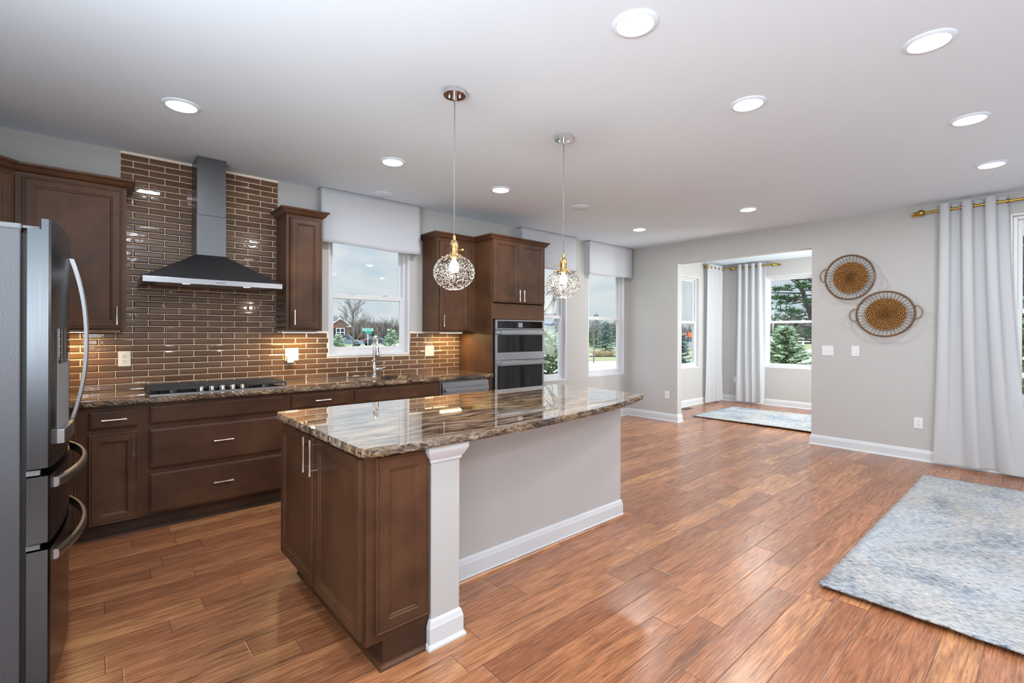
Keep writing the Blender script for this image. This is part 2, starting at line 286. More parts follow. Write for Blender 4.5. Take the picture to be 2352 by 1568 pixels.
# ------------------------------------------------------------------ mesh helpers
def V(*a): return Vector(a)
class MB:
    def __init__(s): s.v = []; s.f = []; s.mi = []
    def add(s, vs, fs, mi=0):
        o = len(s.v); s.v += [tuple(x) for x in vs]; s.f += [tuple(i + o for i in f) for f in fs]; s.mi += [mi] * len(fs); return s
    def box(s, x0, x1, y0, y1, z0, z1, mi=0):
        x0, x1 = sorted((x0, x1)); y0, y1 = sorted((y0, y1)); z0, z1 = sorted((z0, z1))
        return s.add([(x0, y0, z0), (x1, y0, z0), (x1, y1, z0), (x0, y1, z0), (x0, y0, z1), (x1, y0, z1), (x1, y1, z1), (x0, y1, z1)],
                     [(3, 2, 1, 0), (4, 5, 6, 7), (0, 1, 5, 4), (1, 2, 6, 5), (2, 3, 7, 6), (3, 0, 4, 7)], mi)
    def obox(s, c, ux, uy, hx, hy, z0, z1, mi=0):
        """box with a turned footprint"""
        c = Vector((c[0], c[1], 0)); ux = Vector((*ux, 0)); uy = Vector((*uy, 0)); p = []
        for z in (z0, z1):
            for a, b in ((-1, -1), (1, -1), (1, 1), (-1, 1)): q = c + ux * hx * a + uy * hy * b; p.append((q.x, q.y, z))
        return s.add(p, [(3, 2, 1, 0), (4, 5, 6, 7), (0, 1, 5, 4), (1, 2, 6, 5), (2, 3, 7, 6), (3, 0, 4, 7)], mi)
    def prism(s, poly, z0, z1, mi=0):
        n = len(poly); p = [(x, y, z0) for x, y in poly] + [(x, y, z1) for x, y in poly]
        return s.add(p, [tuple(range(n - 1, -1, -1)), tuple(range(n, 2 * n))] + [(i, (i + 1) % n, (i + 1) % n + n, i + n) for i in range(n)], mi)
    def tube(s, pts, r, n=10, mi=0, cap=True):
        pts = [Vector(p) for p in pts]; rs = r if isinstance(r, (list, tuple)) else [r] * len(pts)
        vs = []; prev = None
        for i, p in enumerate(pts):
            d = (pts[min(i + 1, len(pts) - 1)] - pts[max(i - 1, 0)]).normalized()
            if prev is None: a = Vector((0, 0, 1)) if abs(d.z) < .9 else Vector((1, 0, 0)); e1 = d.cross(a).normalized()
            else:
                e1 = prev - d * prev.dot(d); e1 = e1.normalized() if e1.length > 1e-6 else d.orthogonal().normalized()
            prev = e1; e2 = d.cross(e1)
            vs += [p + (e1 * math.cos(2 * PI * k / n) + e2 * math.sin(2 * PI * k / n)) * rs[i] for k in range(n)]
        m = len(pts); fs = [(i * n + k, i * n + (k + 1) % n, (i + 1) * n + (k + 1) % n, (i + 1) * n + k) for i in range(m - 1) for k in range(n)]
        if cap: fs += [tuple(range(n - 1, -1, -1)), tuple((m - 1) * n + k for k in range(n))]
        return s.add(vs, fs, mi)
    def ring(s, c, R, r, ax, ay, n=32, k=8, mi=0):
        """a closed ring of tube around c in the plane ax, ay; R may be (Rx, Ry)"""
        Rx, Ry = R if isinstance(R, tuple) else (R, R); c = Vector(c); ax = Vector(ax); ay = Vector(ay); nz = ax.cross(ay); vs = []
        for i in range(n):
            t = 2 * PI * i / n; d = (ax * math.cos(t) + ay * math.sin(t)).normalized(); p = c + ax * Rx * math.cos(t) + ay * Ry * math.sin(t)
            vs += [p + (d * math.cos(2 * PI * j / k) + nz * math.sin(2 * PI * j / k)) * r for j in range(k)]
        return s.add(vs, [(i * k + j, ((i + 1) % n) * k + j, ((i + 1) % n) * k + (j + 1) % k, i * k + (j + 1) % k) for i in range(n) for j in range(k)], mi)
    def lathe(s, prof, c, axis='z', n=32, mi=0, cap=True):
        """prof: (radius, height) pairs along the axis from c"""
        c = Vector(c); E = {'z': (V(1, 0, 0), V(0, 1, 0), V(0, 0, 1)), 'y': (V(1, 0, 0), V(0, 0, 1), V(0, 1, 0)), '-y': (V(1, 0, 0), V(0, 0, 1), V(0, -1, 0)), 'x': (V(0, 1, 0), V(0, 0, 1), V(1, 0, 0)), '-x': (V(0, 1, 0), V(0, 0, 1), V(-1, 0, 0))}[axis]
        vs = [c + (E[0] * math.cos(2 * PI * k / n) + E[1] * math.sin(2 * PI * k / n)) * r + E[2] * h for r, h in prof for k in range(n)]
        m = len(prof); fs = [(i * n + k, i * n + (k + 1) % n, (i + 1) * n + (k + 1) % n, (i + 1) * n + k) for i in range(m - 1) for k in range(n)]
        if cap: fs += [tuple(range(n - 1, -1, -1)), tuple((m - 1) * n + k for k in range(n))]
        return s.add(vs, fs, mi)
    def panel(s, o, u, nrm, w, h, rings, t, mi=0):
        """a door: o = lower corner on the front plane, u along the width, nrm outwards; rings = (inset, depth) from the edge inwards"""
        o = Vector(o); u = Vector(u); nrm = Vector(nrm); vs = []; R = [(0, -t)] + list(rings)
        for ins, d in R:
            for a, b in ((ins, ins), (w - ins, ins), (w - ins, h - ins), (ins, h - ins)): vs.append(o + u * a + V(0, 0, 1) * b + nrm * d)
        m = len(R); fs = [(i * 4 + k, i * 4 + (k + 1) % 4, (i + 1) * 4 + (k + 1) % 4, (i + 1) * 4 + k) for i in range(m - 1) for k in range(4)]
        fs += [(3, 2, 1, 0), tuple((m - 1) * 4 + k for k in range(4))]
        return s.add(vs, fs, mi)
    def sweep(s, path, prof, mi=0, closed=False):
        """prof (out, z) carried along an XY path, mitred; out is to the right of the walking direction"""
        P = [Vector((x, y)) for x, y in path]; n = len(P); vs = []
        for i in range(n):
            a = (P[i] - P[i - 1]).normalized() if (i > 0 or closed) else None; b = (P[(i + 1) % n] - P[i]).normalized() if (i < n - 1 or closed) else None
            if a is None: a = b
            if b is None: b = a
            na = Vector((a.y, -a.x)); nb = Vector((b.y, -b.x)); mm = (na + nb); mm = mm / max(.2, (1 + na.dot(nb)))
            vs += [(P[i].x + mm.x * o, P[i].y + mm.y * o, z) for o, z in prof]
        k = len(prof); m = n if closed else n - 1
        fs = [(i * k + j, i * k + (j + 1) % k, ((i + 1) % n) * k + (j + 1) % k, ((i + 1) % n) * k + j) for i in range(m) for j in range(k)]
        if not closed: fs += [tuple(range(k)), tuple((n - 1) * k + j for j in range(k - 1, -1, -1))]
        return s.add(vs, fs, mi)
    def build(s, name, mats, parent=None, smooth=False, bevel=0., seg=2, auto=False):
        me = bpy.data.meshes.new(name); o = bpy.data.objects.new(name, me); COL.objects.link(o)
        if parent is not None:
            r = parent
            while r.parent: r = r.parent
            off = Vector(r.location); o.parent = parent
        else:
            xs = [p[0] for p in s.v]; ys = [p[1] for p in s.v]; off = Vector(((min(xs) + max(xs)) / 2, (min(ys) + max(ys)) / 2, min(p[2] for p in s.v))); o.location = off
        me.from_pydata([tuple(Vector(p) - off) for p in s.v], [], s.f)
        for mm in (mats if isinstance(mats, (list, tuple)) else [mats]): me.materials.append(mm)
        for p, i in zip(me.polygons, s.mi): p.material_index = i; p.use_smooth = smooth
        bm = bmesh.new(); bm.from_mesh(me); bmesh.ops.recalc_face_normals(bm, faces=bm.faces); bm.to_mesh(me); bm.free()
        if auto:
            try: me.set_sharp_from_angle(angle=math.radians(35))
            except Exception: pass
        if bevel:
            md = o.modifiers.new('bevel', 'BEVEL'); md.width = bevel; md.segments = seg; md.limit_method = 'ANGLE'; md.angle_limit = math.radians(40)
        return o
def tag(o, label=None, cat=None, group=None, kind=None):
    if label: o['label'] = label
    if cat: o['category'] = cat
    if group: o['group'] = group
    if kind: o['kind'] = kind
    return o
def thing(name, loc, label, cat, group=None):
    o = bpy.data.objects.new(name, None); COL.objects.link(o); o.location = loc; o.empty_display_size = .1; return tag(o, label, cat, group)
def struct(o): o['kind'] = 'structure'; return o
def sroot(name, loc):
    o = bpy.data.objects.new(name, None); COL.objects.link(o); o.location = loc; o.empty_display_size = .1; o['kind'] = 'structure'; return o
def dup(root, loc, label, rotz=None):
    c = root.copy(); COL.objects.link(c); c.location = loc; c['label'] = label
    if rotz is not None: c.rotation_euler = (0, 0, rotz)
    for ch in list(root.children):
        d = ch.copy(); COL.objects.link(d); d.parent = c
        for g in list(ch.children): e = g.copy(); COL.objects.link(e); e.parent = d
    return c

# ------------------------------------------------------------------ the shell
A, B, H = 4.714, 6.699, 2.745
XL, YB = -1.0, -3.3
XN, YN, YNR, XJ = 9.66, 4.56, 0.95, 6.82
Z0W, ZRW, Z1W = .69, 1.585, 2.45      # tall windows: sill, meeting rail, head
struct(MB().box(XL - .2, XN + .2, YB - .2, A + .16, -.12, 0).build('floor', FLOOR))
struct(MB().box(XL - .2, XN + .2, YB - .2, A + .16, H, H + .12).build('ceiling', CEIL))
def wall(name, axis, p0, p1, a0, a1, holes):
    """a wall from a0 to a1 along the axis with rectangular holes (h0, h1, z0, z1)"""
    mb = MB(); cuts = sorted({a0, a1, *[h[0] for h in holes], *[h[1] for h in holes]})
    def bx(u0, u1, z0, z1):
        if z1 - z0 < 1e-4: return
        mb.box(u0, u1, p0, p1, z0, z1) if axis == 'x' else mb.box(p0, p1, u0, u1, z0, z1)
    for u0, u1 in zip(cuts, cuts[1:]):
        z = 0.
        for h in sorted([h for h in holes if h[0] <= u0 + 1e-6 and h[1] >= u1 - 1e-6], key=lambda h: h[2]): bx(u0, u1, z, h[2]); z = h[3]
        bx(u0, u1, z, H)
    return struct(mb.build(name, WALL))
W1 = (1.723, 2.615, 1.123, 2.345, 1.72); W2 = (4.255, 5.170, Z0W - .012, Z1W, ZRW); W3 = (5.655, 6.570, Z0W - .002, Z1W, ZRW)
WR = (-.66, .315, Z0W, 2.53, ZRW); ADDED_RIGHT = (-1.75, -.82, Z0W, Z1W, ZRW)  # the second one is unseen, added to give light
NL = (7.87, 8.78, .705, 2.43, 1.565); NF = (2.80, 3.72, .71, 2.45, 1.575); NF2 = (1.72, 2.64, .71, 2.45, 1.575)
ADDED_BACK = [(-.95, .05)]  # added unseen window behind the camera, for a fill lamp
wall('wall_back', 'x', A, A + .16, XL - .2, XJ, [W1[:4], W2[:4], W3[:4]])
wall('wall_right', 'y', B, XJ, YB, A, [(2.02, 3.83, 0, 2.423), WR[:4], ADDED_RIGHT[:4]])
ADDED_LEFT = [(-2.7, -1.5), (-1.1, .1), (.6, 1.8)]  # added unseen windows, carrying fill lamps that brighten the ceiling
wall('wall_left', 'y', XL - .16, XL, YB, A, [(a, b_, .85, 2.45) for a, b_ in ADDED_LEFT])
wall('wall_front', 'x', YB - .16, YB, XL - .2, XJ, [(a, b_, .85, 2.45) for a, b_ in ADDED_BACK])
wall('wall_nook_side', 'x', YN, YN + .15, XJ, XN + .16, [NL[:4]])
wall('wall_nook_far', 'y', XN, XN + .16, YNR, YN, [NF[:4], NF2[:4]])
ADDED_NOOK = [(7.1, 8.0), (8.4, 9.3)]  # added unseen windows, there to brighten the nook
wall('wall_nook_inner', 'x', YNR - .15, YNR, XJ, XN + .16, [(a, b_, .705, 2.43) for a, b_ in ADDED_NOOK])

# baseboards: board with a moulded top and a shoe
BB = [(0, 0), (.024, 0), (.024, .008), (.019, .017), (.014, .020), (.014, .088), (.011, .098), (.008, .112), (.004, .120), (0, .122)]
struct(MB().sweep([(4.105, A), (B, A), (B, 3.83), (XJ, 3.83), (XJ, YN)], BB).build('baseboard_back', TRIM))
struct(MB().sweep([(XJ, YNR), (XJ, 2.02), (B, 2.02), (B, YB)], BB).build('baseboard_right', TRIM))
struct(MB().sweep([(XJ, YN), (XN, YN), (XN, YNR), (XJ, YNR)], BB).build('baseboard_nook', TRIM))
struct(MB().sweep([(B, YB), (XL, YB), (XL, 2.3)], BB).build('baseboard_front', TRIM))

def window(n, axis, plane, sgn, W, mid=True):
    """double-hung vinyl window; d grows outwards from the room face of the wall"""
    a0, a1, z0, z1, zr = W
    P = (lambda mb, u0, u1, d0, d1, zz0, zz1, mi=0: mb.box(u0, u1, plane + sgn * d0, plane + sgn * d1, zz0, zz1, mi)) if axis == 'x' else (lambda mb, u0, u1, d0, d1, zz0, zz1, mi=0: mb.box(plane + sgn * d0, plane + sgn * d1, u0, u1, zz0, zz1, mi))
    c = (a0 + a1) / 2; r = sroot('window_%d' % n, (c, plane, z0) if axis == 'x' else (plane, c, z0))
    def frame(mb, u0, u1, zz0, zz1, t, d0, d1, bot=None):
        bb = bot or t
        P(mb, u0, u0 + t, d0, d1, zz0, zz1); P(mb, u1 - t, u1, d0, d1, zz0, zz1); P(mb, u0 + t, u1 - t, d0, d1, zz0, zz0 + bb); P(mb, u0 + t, u1 - t, d0, d1, zz1 - t, zz1)
    m = MB(); frame(m, a0, a1, z0, z1, .018, -.004, .15); frame(m, a0 + .018, a1 - .018, z0 + .018, z1 - .018, .03, .055, .13); m.build('window_frame', VINYL, r, bevel=.003)
    i0, i1 = a0 + .045, a1 - .045
    m = MB(); frame(m, i0, i1, zr - .02, z1 - .045, .036, .098, .122); u = m.build('upper_sash', VINYL, r, bevel=.003)
    m = MB(); P(m, i0 + .034, i1 - .034, .108, .112, zr + .014, z1 - .08); m.build('upper_pane', GLASS, u)
    m = MB(); frame(m, i0 - .012, i1 + .012, z0 + .04, zr + .028, .046, .064, .092, .05); l = m.build('lower_sash', VINYL, r, bevel=.003)
    m = MB(); P(m, i0 + .032, i1 - .032, .076, .080, z0 + .088, zr - .016); m.build('lower_pane', GLASS, l)
    for f in (.27, .73):
        q = i0 + (i1 - i0) * f; m = MB(); P(m, q - .028, q + .028, .060, .085, zr + .028, zr + .036); P(m, q - .01, q + .02, .055, .075, zr + .036, zr + .044); m.build('sash_lock', VINYL, l)
    return r
window(1, 'x', A, 1, W1); window(2, 'x', A, 1, W2); window(3, 'x', A, 1, W3)
window(4, 'x', YN, 1, NL); window(5, 'y', XN, 1, NF); window(6, 'y', XN, 1, NF2); window(7, 'y', B, 1, WR); window(8, 'y', B, 1, ADDED_RIGHT)
for i, (a, b_) in enumerate(ADDED_BACK): window(9 + i, 'x', YB, -1, (a, b_, .85, 2.45, 1.65))  # this and the two loops below build the added unseen windows

for i, (a, b_) in enumerate(ADDED_NOOK): window(10 + i, 'x', YNR, -1, (a, b_, .705, 2.43, 1.565))
for i, (a, b_) in enumerate(ADDED_LEFT): window(12 + i, 'y', XL, -1, (a, b_, .85, 2.45, 1.65))
# added fill lamps outside the added unseen windows, mostly tilted up
def daylight(name, loc, rot, sx_, sy_, p, col=(.91, .955, 1.)):
    l = bpy.data.lights.new(name, 'AREA'); l.shape = 'RECTANGLE'; l.size = sx_; l.size_y = sy_; l.energy = p; l.color = col
    o = bpy.data.objects.new(name, l); COL.objects.link(o); o.location = loc; o.rotation_euler = rot; return o
for i, (a, b_) in enumerate(ADDED_BACK): daylight('window_daylight', ((a + b_) / 2, YB - .25, 1.65), (PI / 2 + .6, 0, 0), .95, 1.5, FILL_W * .8)
for a, b_ in ADDED_LEFT: daylight('window_daylight', (XL - .25, (a + b_) / 2, 1.65), (PI / 2 + .8, 0, -PI / 2), 1.15, 1.5, FILL_W * (1.5 if a < .5 else 1.25))
daylight('window_daylight', (B + .35, (ADDED_RIGHT[0] + ADDED_RIGHT[1]) / 2, 1.55), (PI / 2 + .45, 0, PI / 2), .85, 1.6, FILL_W * .32)
for a, b_ in ADDED_NOOK: daylight('window_daylight', ((a + b_) / 2, YNR - .25, 1.55), (PI / 2, 0, 0), .85, 1.7, FILL_W * 1.45, (1., .975, .95))

# ------------------------------------------------------------------ cabinet pieces
X_, Y_ = V(1, 0, 0), V(0, 1, 0); NY = V(0, -1, 0); NX = V(-1, 0, 0)
RP = [(0, -.003), (.003, 0), (.007, 0), (.010, -.003), (.013, -.003), (.016, 0), (.052, 0), (.055, -.004), (.061, -.005), (.066, -.010), (.074, -.010)]
RS = [(0, -.007), (.004, -.004), (.010, -.003), (.014, 0), (.020, 0)]
def handle(parent, c, nrm, along, L=.128):
    """a waisted bar pull on two posts"""
    c = Vector(c); nrm = Vector(nrm); al = Vector(along); m = MB(); n = 9; pts = []; rs = []
    for i in range(n): t = i / (n - 1) * 2 - 1; pts.append(c + nrm * .032 + al * (t * L / 2)); rs.append(.0046 + .0030 * t * t)
    m.tube(pts, rs, 10)
    for t in (-.36, .36): m.tube([c + al * (t * L), c + al * (t * L) + nrm * .032], .0032, 8)
    return m.build('handle', NICKEL, parent, smooth=True, auto=True)
def door(parent, name, o, u, nrm, w, h, mats=CAB, rings=RP, t=.019):
    return MB().panel(o, u, nrm, w, h, rings, t).build(name, mats, parent)
CROWN = [(0, 0), (.004, 0), (.006, .008), (.012, .014), (.020, .018), (.026, .026), (.036, .044), (.044, .050), (.050, .054), (.052, .068), (0, .068)]
def crown(parent, path, z):
    return MB().sweep(path, [(o, z + h) for o, h in CROWN]).build('crown_molding', CAB, parent)

YU = A - .33 + .02; YB1 = A - .61; YD = 4.084     # faces of wall units, base units and their doors
ZUB, ZUT = 1.372, 2.382
# left wall unit above the outlet
t = thing('upper_cabinet', (-.10, A - .16, ZUB), 'wide stained wood wall cabinet left of the tiled range wall, above the single outlet', 'cabinet')
MB().box(-.386, .171, YU, A - .0105, ZUB, ZUT).build('cabinet_body', CABSIDE, t)
d = door(t, 'door', (-.352, YU - .02, ZUB + .012), X_, NY, .498, ZUT - ZUB - .03)
handle(d, (.117, YU - .02, 1.475), NY, (0, 0, 1))
crown(t, [(-.386, YU), (.171, YU), (.171, A - .0105)], ZUT - .004)
# diagonal corner unit
t = thing('corner_cabinet', (-.7, 4.4, ZUB), 'diagonal stained wood corner wall cabinet at the left edge behind the fridge', 'cabinet')
q0, q1 = (-.388, YU), (-.67, YU - .285)
MB().prism([q0, (-.388, A - .001), (XL + .001, A - .001), (XL + .001, q1[1]), q1], ZUB, ZUT).build('cabinet_body', CABSIDE, t)
du = (Vector(q0) - Vector(q1)); Ld = du.length; du.normalize(); dn = Vector((du.y, -du.x))
d = door(t, 'door', (q1[0] + du.x * .035 + dn.x * .02, q1[1] + du.y * .035 + dn.y * .02, ZUB + .012), (du.x, du.y, 0), (dn.x, dn.y, 0), Ld - .07, ZUT - ZUB - .03)
crown(t, [(XL + .001, q1[1]), q1, q0], ZUT - .004)
# narrow unit right of the hood
t = thing('upper_cabinet', (1.40, A - .16, ZUB), 'tall narrow stained wood wall cabinet between range hood and sink window', 'cabinet')
MB().box(1.249, 1.556, YU, A - .009, ZUB, ZUT).build('cabinet_body', CABSIDE, t)
d = door(t, 'door', (1.277, YU - .02, ZUB + .02), X_, NY, .262, ZUT - ZUB - .035)
handle(d, (1.308, YU - .02, 1.49), NY, (0, 0, 1))
crown(t, [(1.249, A - .01), (1.249, YU), (1.556, YU), (1.556, A - .01)], ZUT - .004)
# unit right of the sink window
t = thing('upper_cabinet', (3.03, A - .16, ZUB), 'stained wood wall cabinet between sink window and tall oven cabinet', 'cabinet')
MB().box(2.772, 3.284, YU, A - .009, ZUB, ZUT).build('cabinet_body', CABSIDE, t)
d = door(t, 'door', (2.80, YU - .02, ZUB + .012), X_, NY, .40, ZUT - ZUB - .03)
handle(d, (2.835, YU - .02, 1.49), NY, (0, 0, 1))
crown(t, [(2.772, A - .01), (2.772, YU), (3.284, YU)], ZUT - .004)
# tall oven cabinet
TX0, TX1 = 3.286, 4.102; YT = 4.106
t = thing('oven_cabinet', (3.69, 4.41, 0), 'tall stained wood cabinet housing the built-in double oven', 'cabinet')
m = MB(); m.box(TX0, TX0 + .02, YT, A - .001, .0, ZUT); m.box(TX1 - .02, TX1, YT, A - .001, 0, ZUT); m.box(TX0 + .02, TX1 - .02, A - .02, A - .001, .1, ZUT)
m.box(TX0 + .02, TX1 - .02, YT, A - .02, ZUT - .02, ZUT); m.box(TX0 + .02, TX1 - .02, YT, A - .02, 1.515, 1.69); m.box(TX0 + .02, TX1 - .02, YT, A - .02, .1, .40); m.box(TX0 + .02, TX1 - .02, YT + .07, YT + .09, 0, .1)
m.build('cabinet_body', CABSIDE, t)
for x0, hx in ((3.304, 3.665), (3.700, 3.735)):
    d = door(t, 'door', (x0, YT - .02, 1.70), X_, NY, .392, .705); handle(d, (hx, YT - .02, 1.785), NY, (0, 0, 1))
d = door(t, 'drawer', (3.304, YT - .02, .115), X_, NY, .788, .27, CABH, RS); handle(d, (3.69, YT - .02, .25), NY, X_)
crown(t, [(TX0, YU), (TX0, YT), (TX1, YT), (TX1, A - .001)], ZUT - .004)

# base units along the back wall
ZB0, ZB1 = .105, .876
def base_body(t, x0, x1, toe=True):
    m = MB(); m.box(x0, x1, YB1, A - .001, ZB0, ZB1); m.build('cabinet_body', CABH, t)
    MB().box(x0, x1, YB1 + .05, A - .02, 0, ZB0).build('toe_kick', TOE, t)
    MB().sweep([(x0, YB1 + .05), (x1, YB1 + .05)], [(0, 0), (.019, 0), (.017, .010), (.010, .017), (0, .019)]).build('shoe_molding', TOE, t)
t = thing('corner_base_cabinet', (-.6, 4.1, 0), 'stained wood corner base cabinet half hidden behind the fridge', 'cabinet')
m = MB(); m.box(XL + .001, -.055, YB1, A - .001, ZB0, ZB1); m.box(XL + .001, -.39, 3.385, YB1, ZB0, ZB1); m.build('cabinet_body', CABH, t)
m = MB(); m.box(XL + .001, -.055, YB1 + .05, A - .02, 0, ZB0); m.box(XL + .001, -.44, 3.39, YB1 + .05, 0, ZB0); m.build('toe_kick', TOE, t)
d = door(t, 'door', (-.36, YD, .108), X_, NY, .272, .738)
t = thing('base_cabinet', (.1, 4.4, 0), 'stained wood base cabinet with one drawer over one door, left of the wide drawers', 'cabinet')
base_body(t, -.055, .255)
d = door(t, 'drawer', (-.027, YD, .727), X_, NY, .252, .115, CABH, RS); handle(d, (.099, YD, .787), NY, X_)
d = door(t, 'door', (-.027, YD, .106), X_, NY, .250, .588); handle(d, (.196, YD, .595), NY, (0, 0, 1))
t = thing('drawer_cabinet', (.7, 4.4, 0), 'wide stained wood drawer cabinet beneath the gas cooktop', 'cabinet')
base_body(t, .255, 1.180)
door(t, 'panel_front', (.286, YD, .730), X_, NY, .866, .121, CABH, RS)
for z0, h in ((.423, .270), (.117, .273)):
    d = door(t, 'drawer', (.286, YD, z0), X_, NY, .866, h, CABH, RS); handle(d, (.722, YD, z0 + .144), NY, X_)
t = thing('base_cabinet', (1.45, 4.4, 0), 'stained wood base cabinet with top drawer between cooktop drawers and sink unit', 'cabinet')
base_body(t, 1.180, 1.710)
d = door(t, 'drawer', (1.206, YD, .735), X_, NY, .477, .114, CABH, RS); handle(d, (1.447, YD, .794), NY, X_)
for x0, hx in ((1.206, 1.42), (1.447, 1.475)):
    d = door(t, 'door', (x0, YD, .106), X_, NY, .236, .60); handle(d, (hx, YD, .60), NY, (0, 0, 1))
t = thing('sink_cabinet', (2.16, 4.4, 0), 'stained wood sink base cabinet with long false drawer front', 'cabinet')
m = MB(); m.box(1.710, 1.73, YB1, A - .001, ZB0, ZB1); m.box(2.60, 2.625, YB1, A - .001, ZB0, ZB1); m.box(1.73, 2.60, A - .02, A - .001, ZB0, ZB1); m.box(1.73, 2.60, YB1, A - .02, ZB0, ZB0 + .02); m.box(1.73, 2.60, YB1, YB1 + .02, ZB0 + .02, ZB1)
m.build('cabinet_body', CABH, t); MB().box(1.71, 2.625, YB1 + .05, A - .02, 0, ZB0).build('toe_kick', TOE, t)
door(t, 'panel_front', (1.738, YD, .730), X_, NY, .862, .122, CABH, RS)
for x0, hx in ((1.738, 2.13), (2.172, 2.205)):
    d = door(t, 'door', (x0, YD, .106), X_, NY, .428, .60); handle(d, (hx, YD, .60), NY, (0, 0, 1))
# dishwasher
t = thing('dishwasher', (2.94, 4.4, 0), 'stainless steel dishwasher with pocket bar handle beside the tall oven cabinet', 'dishwasher')
MB().box(2.632, 3.240, YB1 + .01, A - .02, 0, .868).build('tub', GREYPL, t)
MB().box(2.640, 3.232, YD, YB1 + .01, .115, .852).build('door', STEEL, t, bevel=.004)
m = MB(); m.box(2.662, 3.214, YD - .034, YD - .018, .752, .796); m.box(2.662, 2.682, YD - .02, YD, .757, .791); m.box(3.194, 3.214, YD - .02, YD, .757, .791); m.build('handle', STEEL, t, bevel=.005, seg=3)
MB().box(2.682, 2.778, YD - .0015, YD, .815, .830).build('control_strip', GREYPL, t)
MB().box(3.242, 3.284, YB1, A - .02, 0, .874).build('filler_panel', CAB, t)

# ------------------------------------------------------------------ worktops
ZT = .914
def rough_edge(poly, step=.012, amp=.004, seed=1):
    """resample an outline and give it chipped levels: returns [(z, ring)] from top to bottom"""
    rnd = random.Random(seed); P = []
    n = len(poly)
    for i in range(n):
        a = Vector(poly[i][:2]); b_ = Vector(poly[(i + 1) % n][:2]); rough = poly[i][2] if len(poly[i]) > 2 else 1; k = max(1, int((b_ - a).length / step)) if rough else 1
        for j in range(k): P.append((a.lerp(b_, j / k), rough))
    N = len(P); nm = []
    for i in range(N):
        d = (P[(i + 1) % N][0] - P[i - 1][0]).normalized(); nm.append(Vector((d.y, -d.x)))
    area = sum(P[i][0].x * P[(i + 1) % N][0].y - P[(i + 1) % N][0].x * P[i][0].y for i in range(N)); sg = 1 if area > 0 else -1
    rings = []
    for z, bias in ((ZT, 0), (ZT - .004, .002), (ZT - .013, .004), (ZT - .022, .005), (ZT - .030, .003), (ZT - .036, -.001)):
        rings.append((z, [tuple(p + nm[i] * sg * ((bias + (rnd.uniform(-amp, amp) if z < ZT else rnd.uniform(-.0012, .0012))) if r else 0)) for i, (p, r) in enumerate(P)]))
    return rings
def slab(name, poly, label, seed, hole=None):
    R = rough_edge(poly, seed=seed); bm = bmesh.new(); lv = [[bm.verts.new((x, y, z + (random.uniform(-.0015, .0015) if 0 < k < 5 else 0))) for x, y in ring] for k, (z, ring) in enumerate(R)]
    n = len(lv[0])
    for k in range(len(lv) - 1):
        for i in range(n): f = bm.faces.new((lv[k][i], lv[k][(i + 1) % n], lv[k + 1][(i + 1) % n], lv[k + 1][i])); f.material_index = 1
    def capf(loop, holeloop):
        es = []
        for L in (loop, holeloop):
            if not L: continue
            for i in range(len(L)):
                e = bm.edges.get((L[i], L[(i + 1) % len(L)])) or bm.edges.new((L[i], L[(i + 1) % len(L)])); es.append(e)
        return bmesh.ops.triangle_fill(bm, use_beauty=True, use_dissolve=False, edges=es)
    ht = hb = None
    if hole:
        ht = [bm.verts.new((x, y, ZT)) for x, y in hole]; hb = [bm.verts.new((x, y, R[-1][0])) for x, y in hole]; k = len(hole)
        for i in range(k): bm.faces.new((ht[i], ht[(i + 1) % k], hb[(i + 1) % k], hb[i]))
    capf(lv[0], ht); capf(lv[-1], hb)
    bmesh.ops.recalc_face_normals(bm, faces=bm.faces)
    me = bpy.data.meshes.new(name); o = bpy.data.objects.new(name, me); COL.objects.link(o)
    xs = [p[0] for p in R[0][1]]; ys = [p[1] for p in R[0][1]]; off = V((min(xs) + max(xs)) / 2, (min(ys) + max(ys)) / 2, R[-1][0])
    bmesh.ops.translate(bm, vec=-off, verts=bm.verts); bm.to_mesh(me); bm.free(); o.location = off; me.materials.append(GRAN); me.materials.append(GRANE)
    return tag(o, label, 'countertop')
def rrect(x0, x1, y0, y1, r, n=6):
    P = []
    for cx, cy, a in ((x1 - r, y0 + r, -90), (x1 - r, y1 - r, 0), (x0 + r, y1 - r, 90), (x0 + r, y0 + r, 180)):
        for i in range(n + 1): t = math.radians(a + 90 * i / n); P.append((cx + r * math.cos(t), cy + r * math.sin(t)))
    return P
SX0, SX1, SY0, SY1 = 1.80, 2.56, 4.17, 4.53
slab('perimeter_countertop', [(-.37, 4.064, 1), (3.278, 4.064, 1), (3.284, 4.075, 0), (3.284, A - .002, 0), (XL + .002, A - .002, 0), (XL + .002, 3.375, 0), (-.37, 3.375, 1)],
     'brown veined granite worktop along the tiled back wall with sink cut-out', 3, rrect(SX0, SX1, SY0, SY1, .10))
isl = []
def arc(cx, cy, r, a0, a1, n=6): return [(cx + r * math.cos(math.radians(a0 + (a1 - a0) * i / n)), cy + r * math.sin(math.radians(a0 + (a1 - a0) * i / n)), 1) for i in range(n + 1)]
isl += arc(.768 + .045, 2.905 - .045, .045, 90, 180) + arc(.775 + .06, 1.742 + .06, .06, 180, 262)
isl += [(1.08, 1.735, 1), (1.32, 1.736, 1), (1.56, 1.743, 1), (1.80, 1.764, 1), (2.05, 1.790, 1), (2.30, 1.822, 1), (2.55, 1.868, 1), (2.80, 1.934, 1)]
isl += arc(3.065 - .05, 2.010 + .05, .05, -70, 0) + arc(3.065 - .05, 2.905 - .05, .05, 0, 90)
slab('island_countertop', isl, 'polished brown and cream granite island top with chipped curved edge reflecting the window', 5)

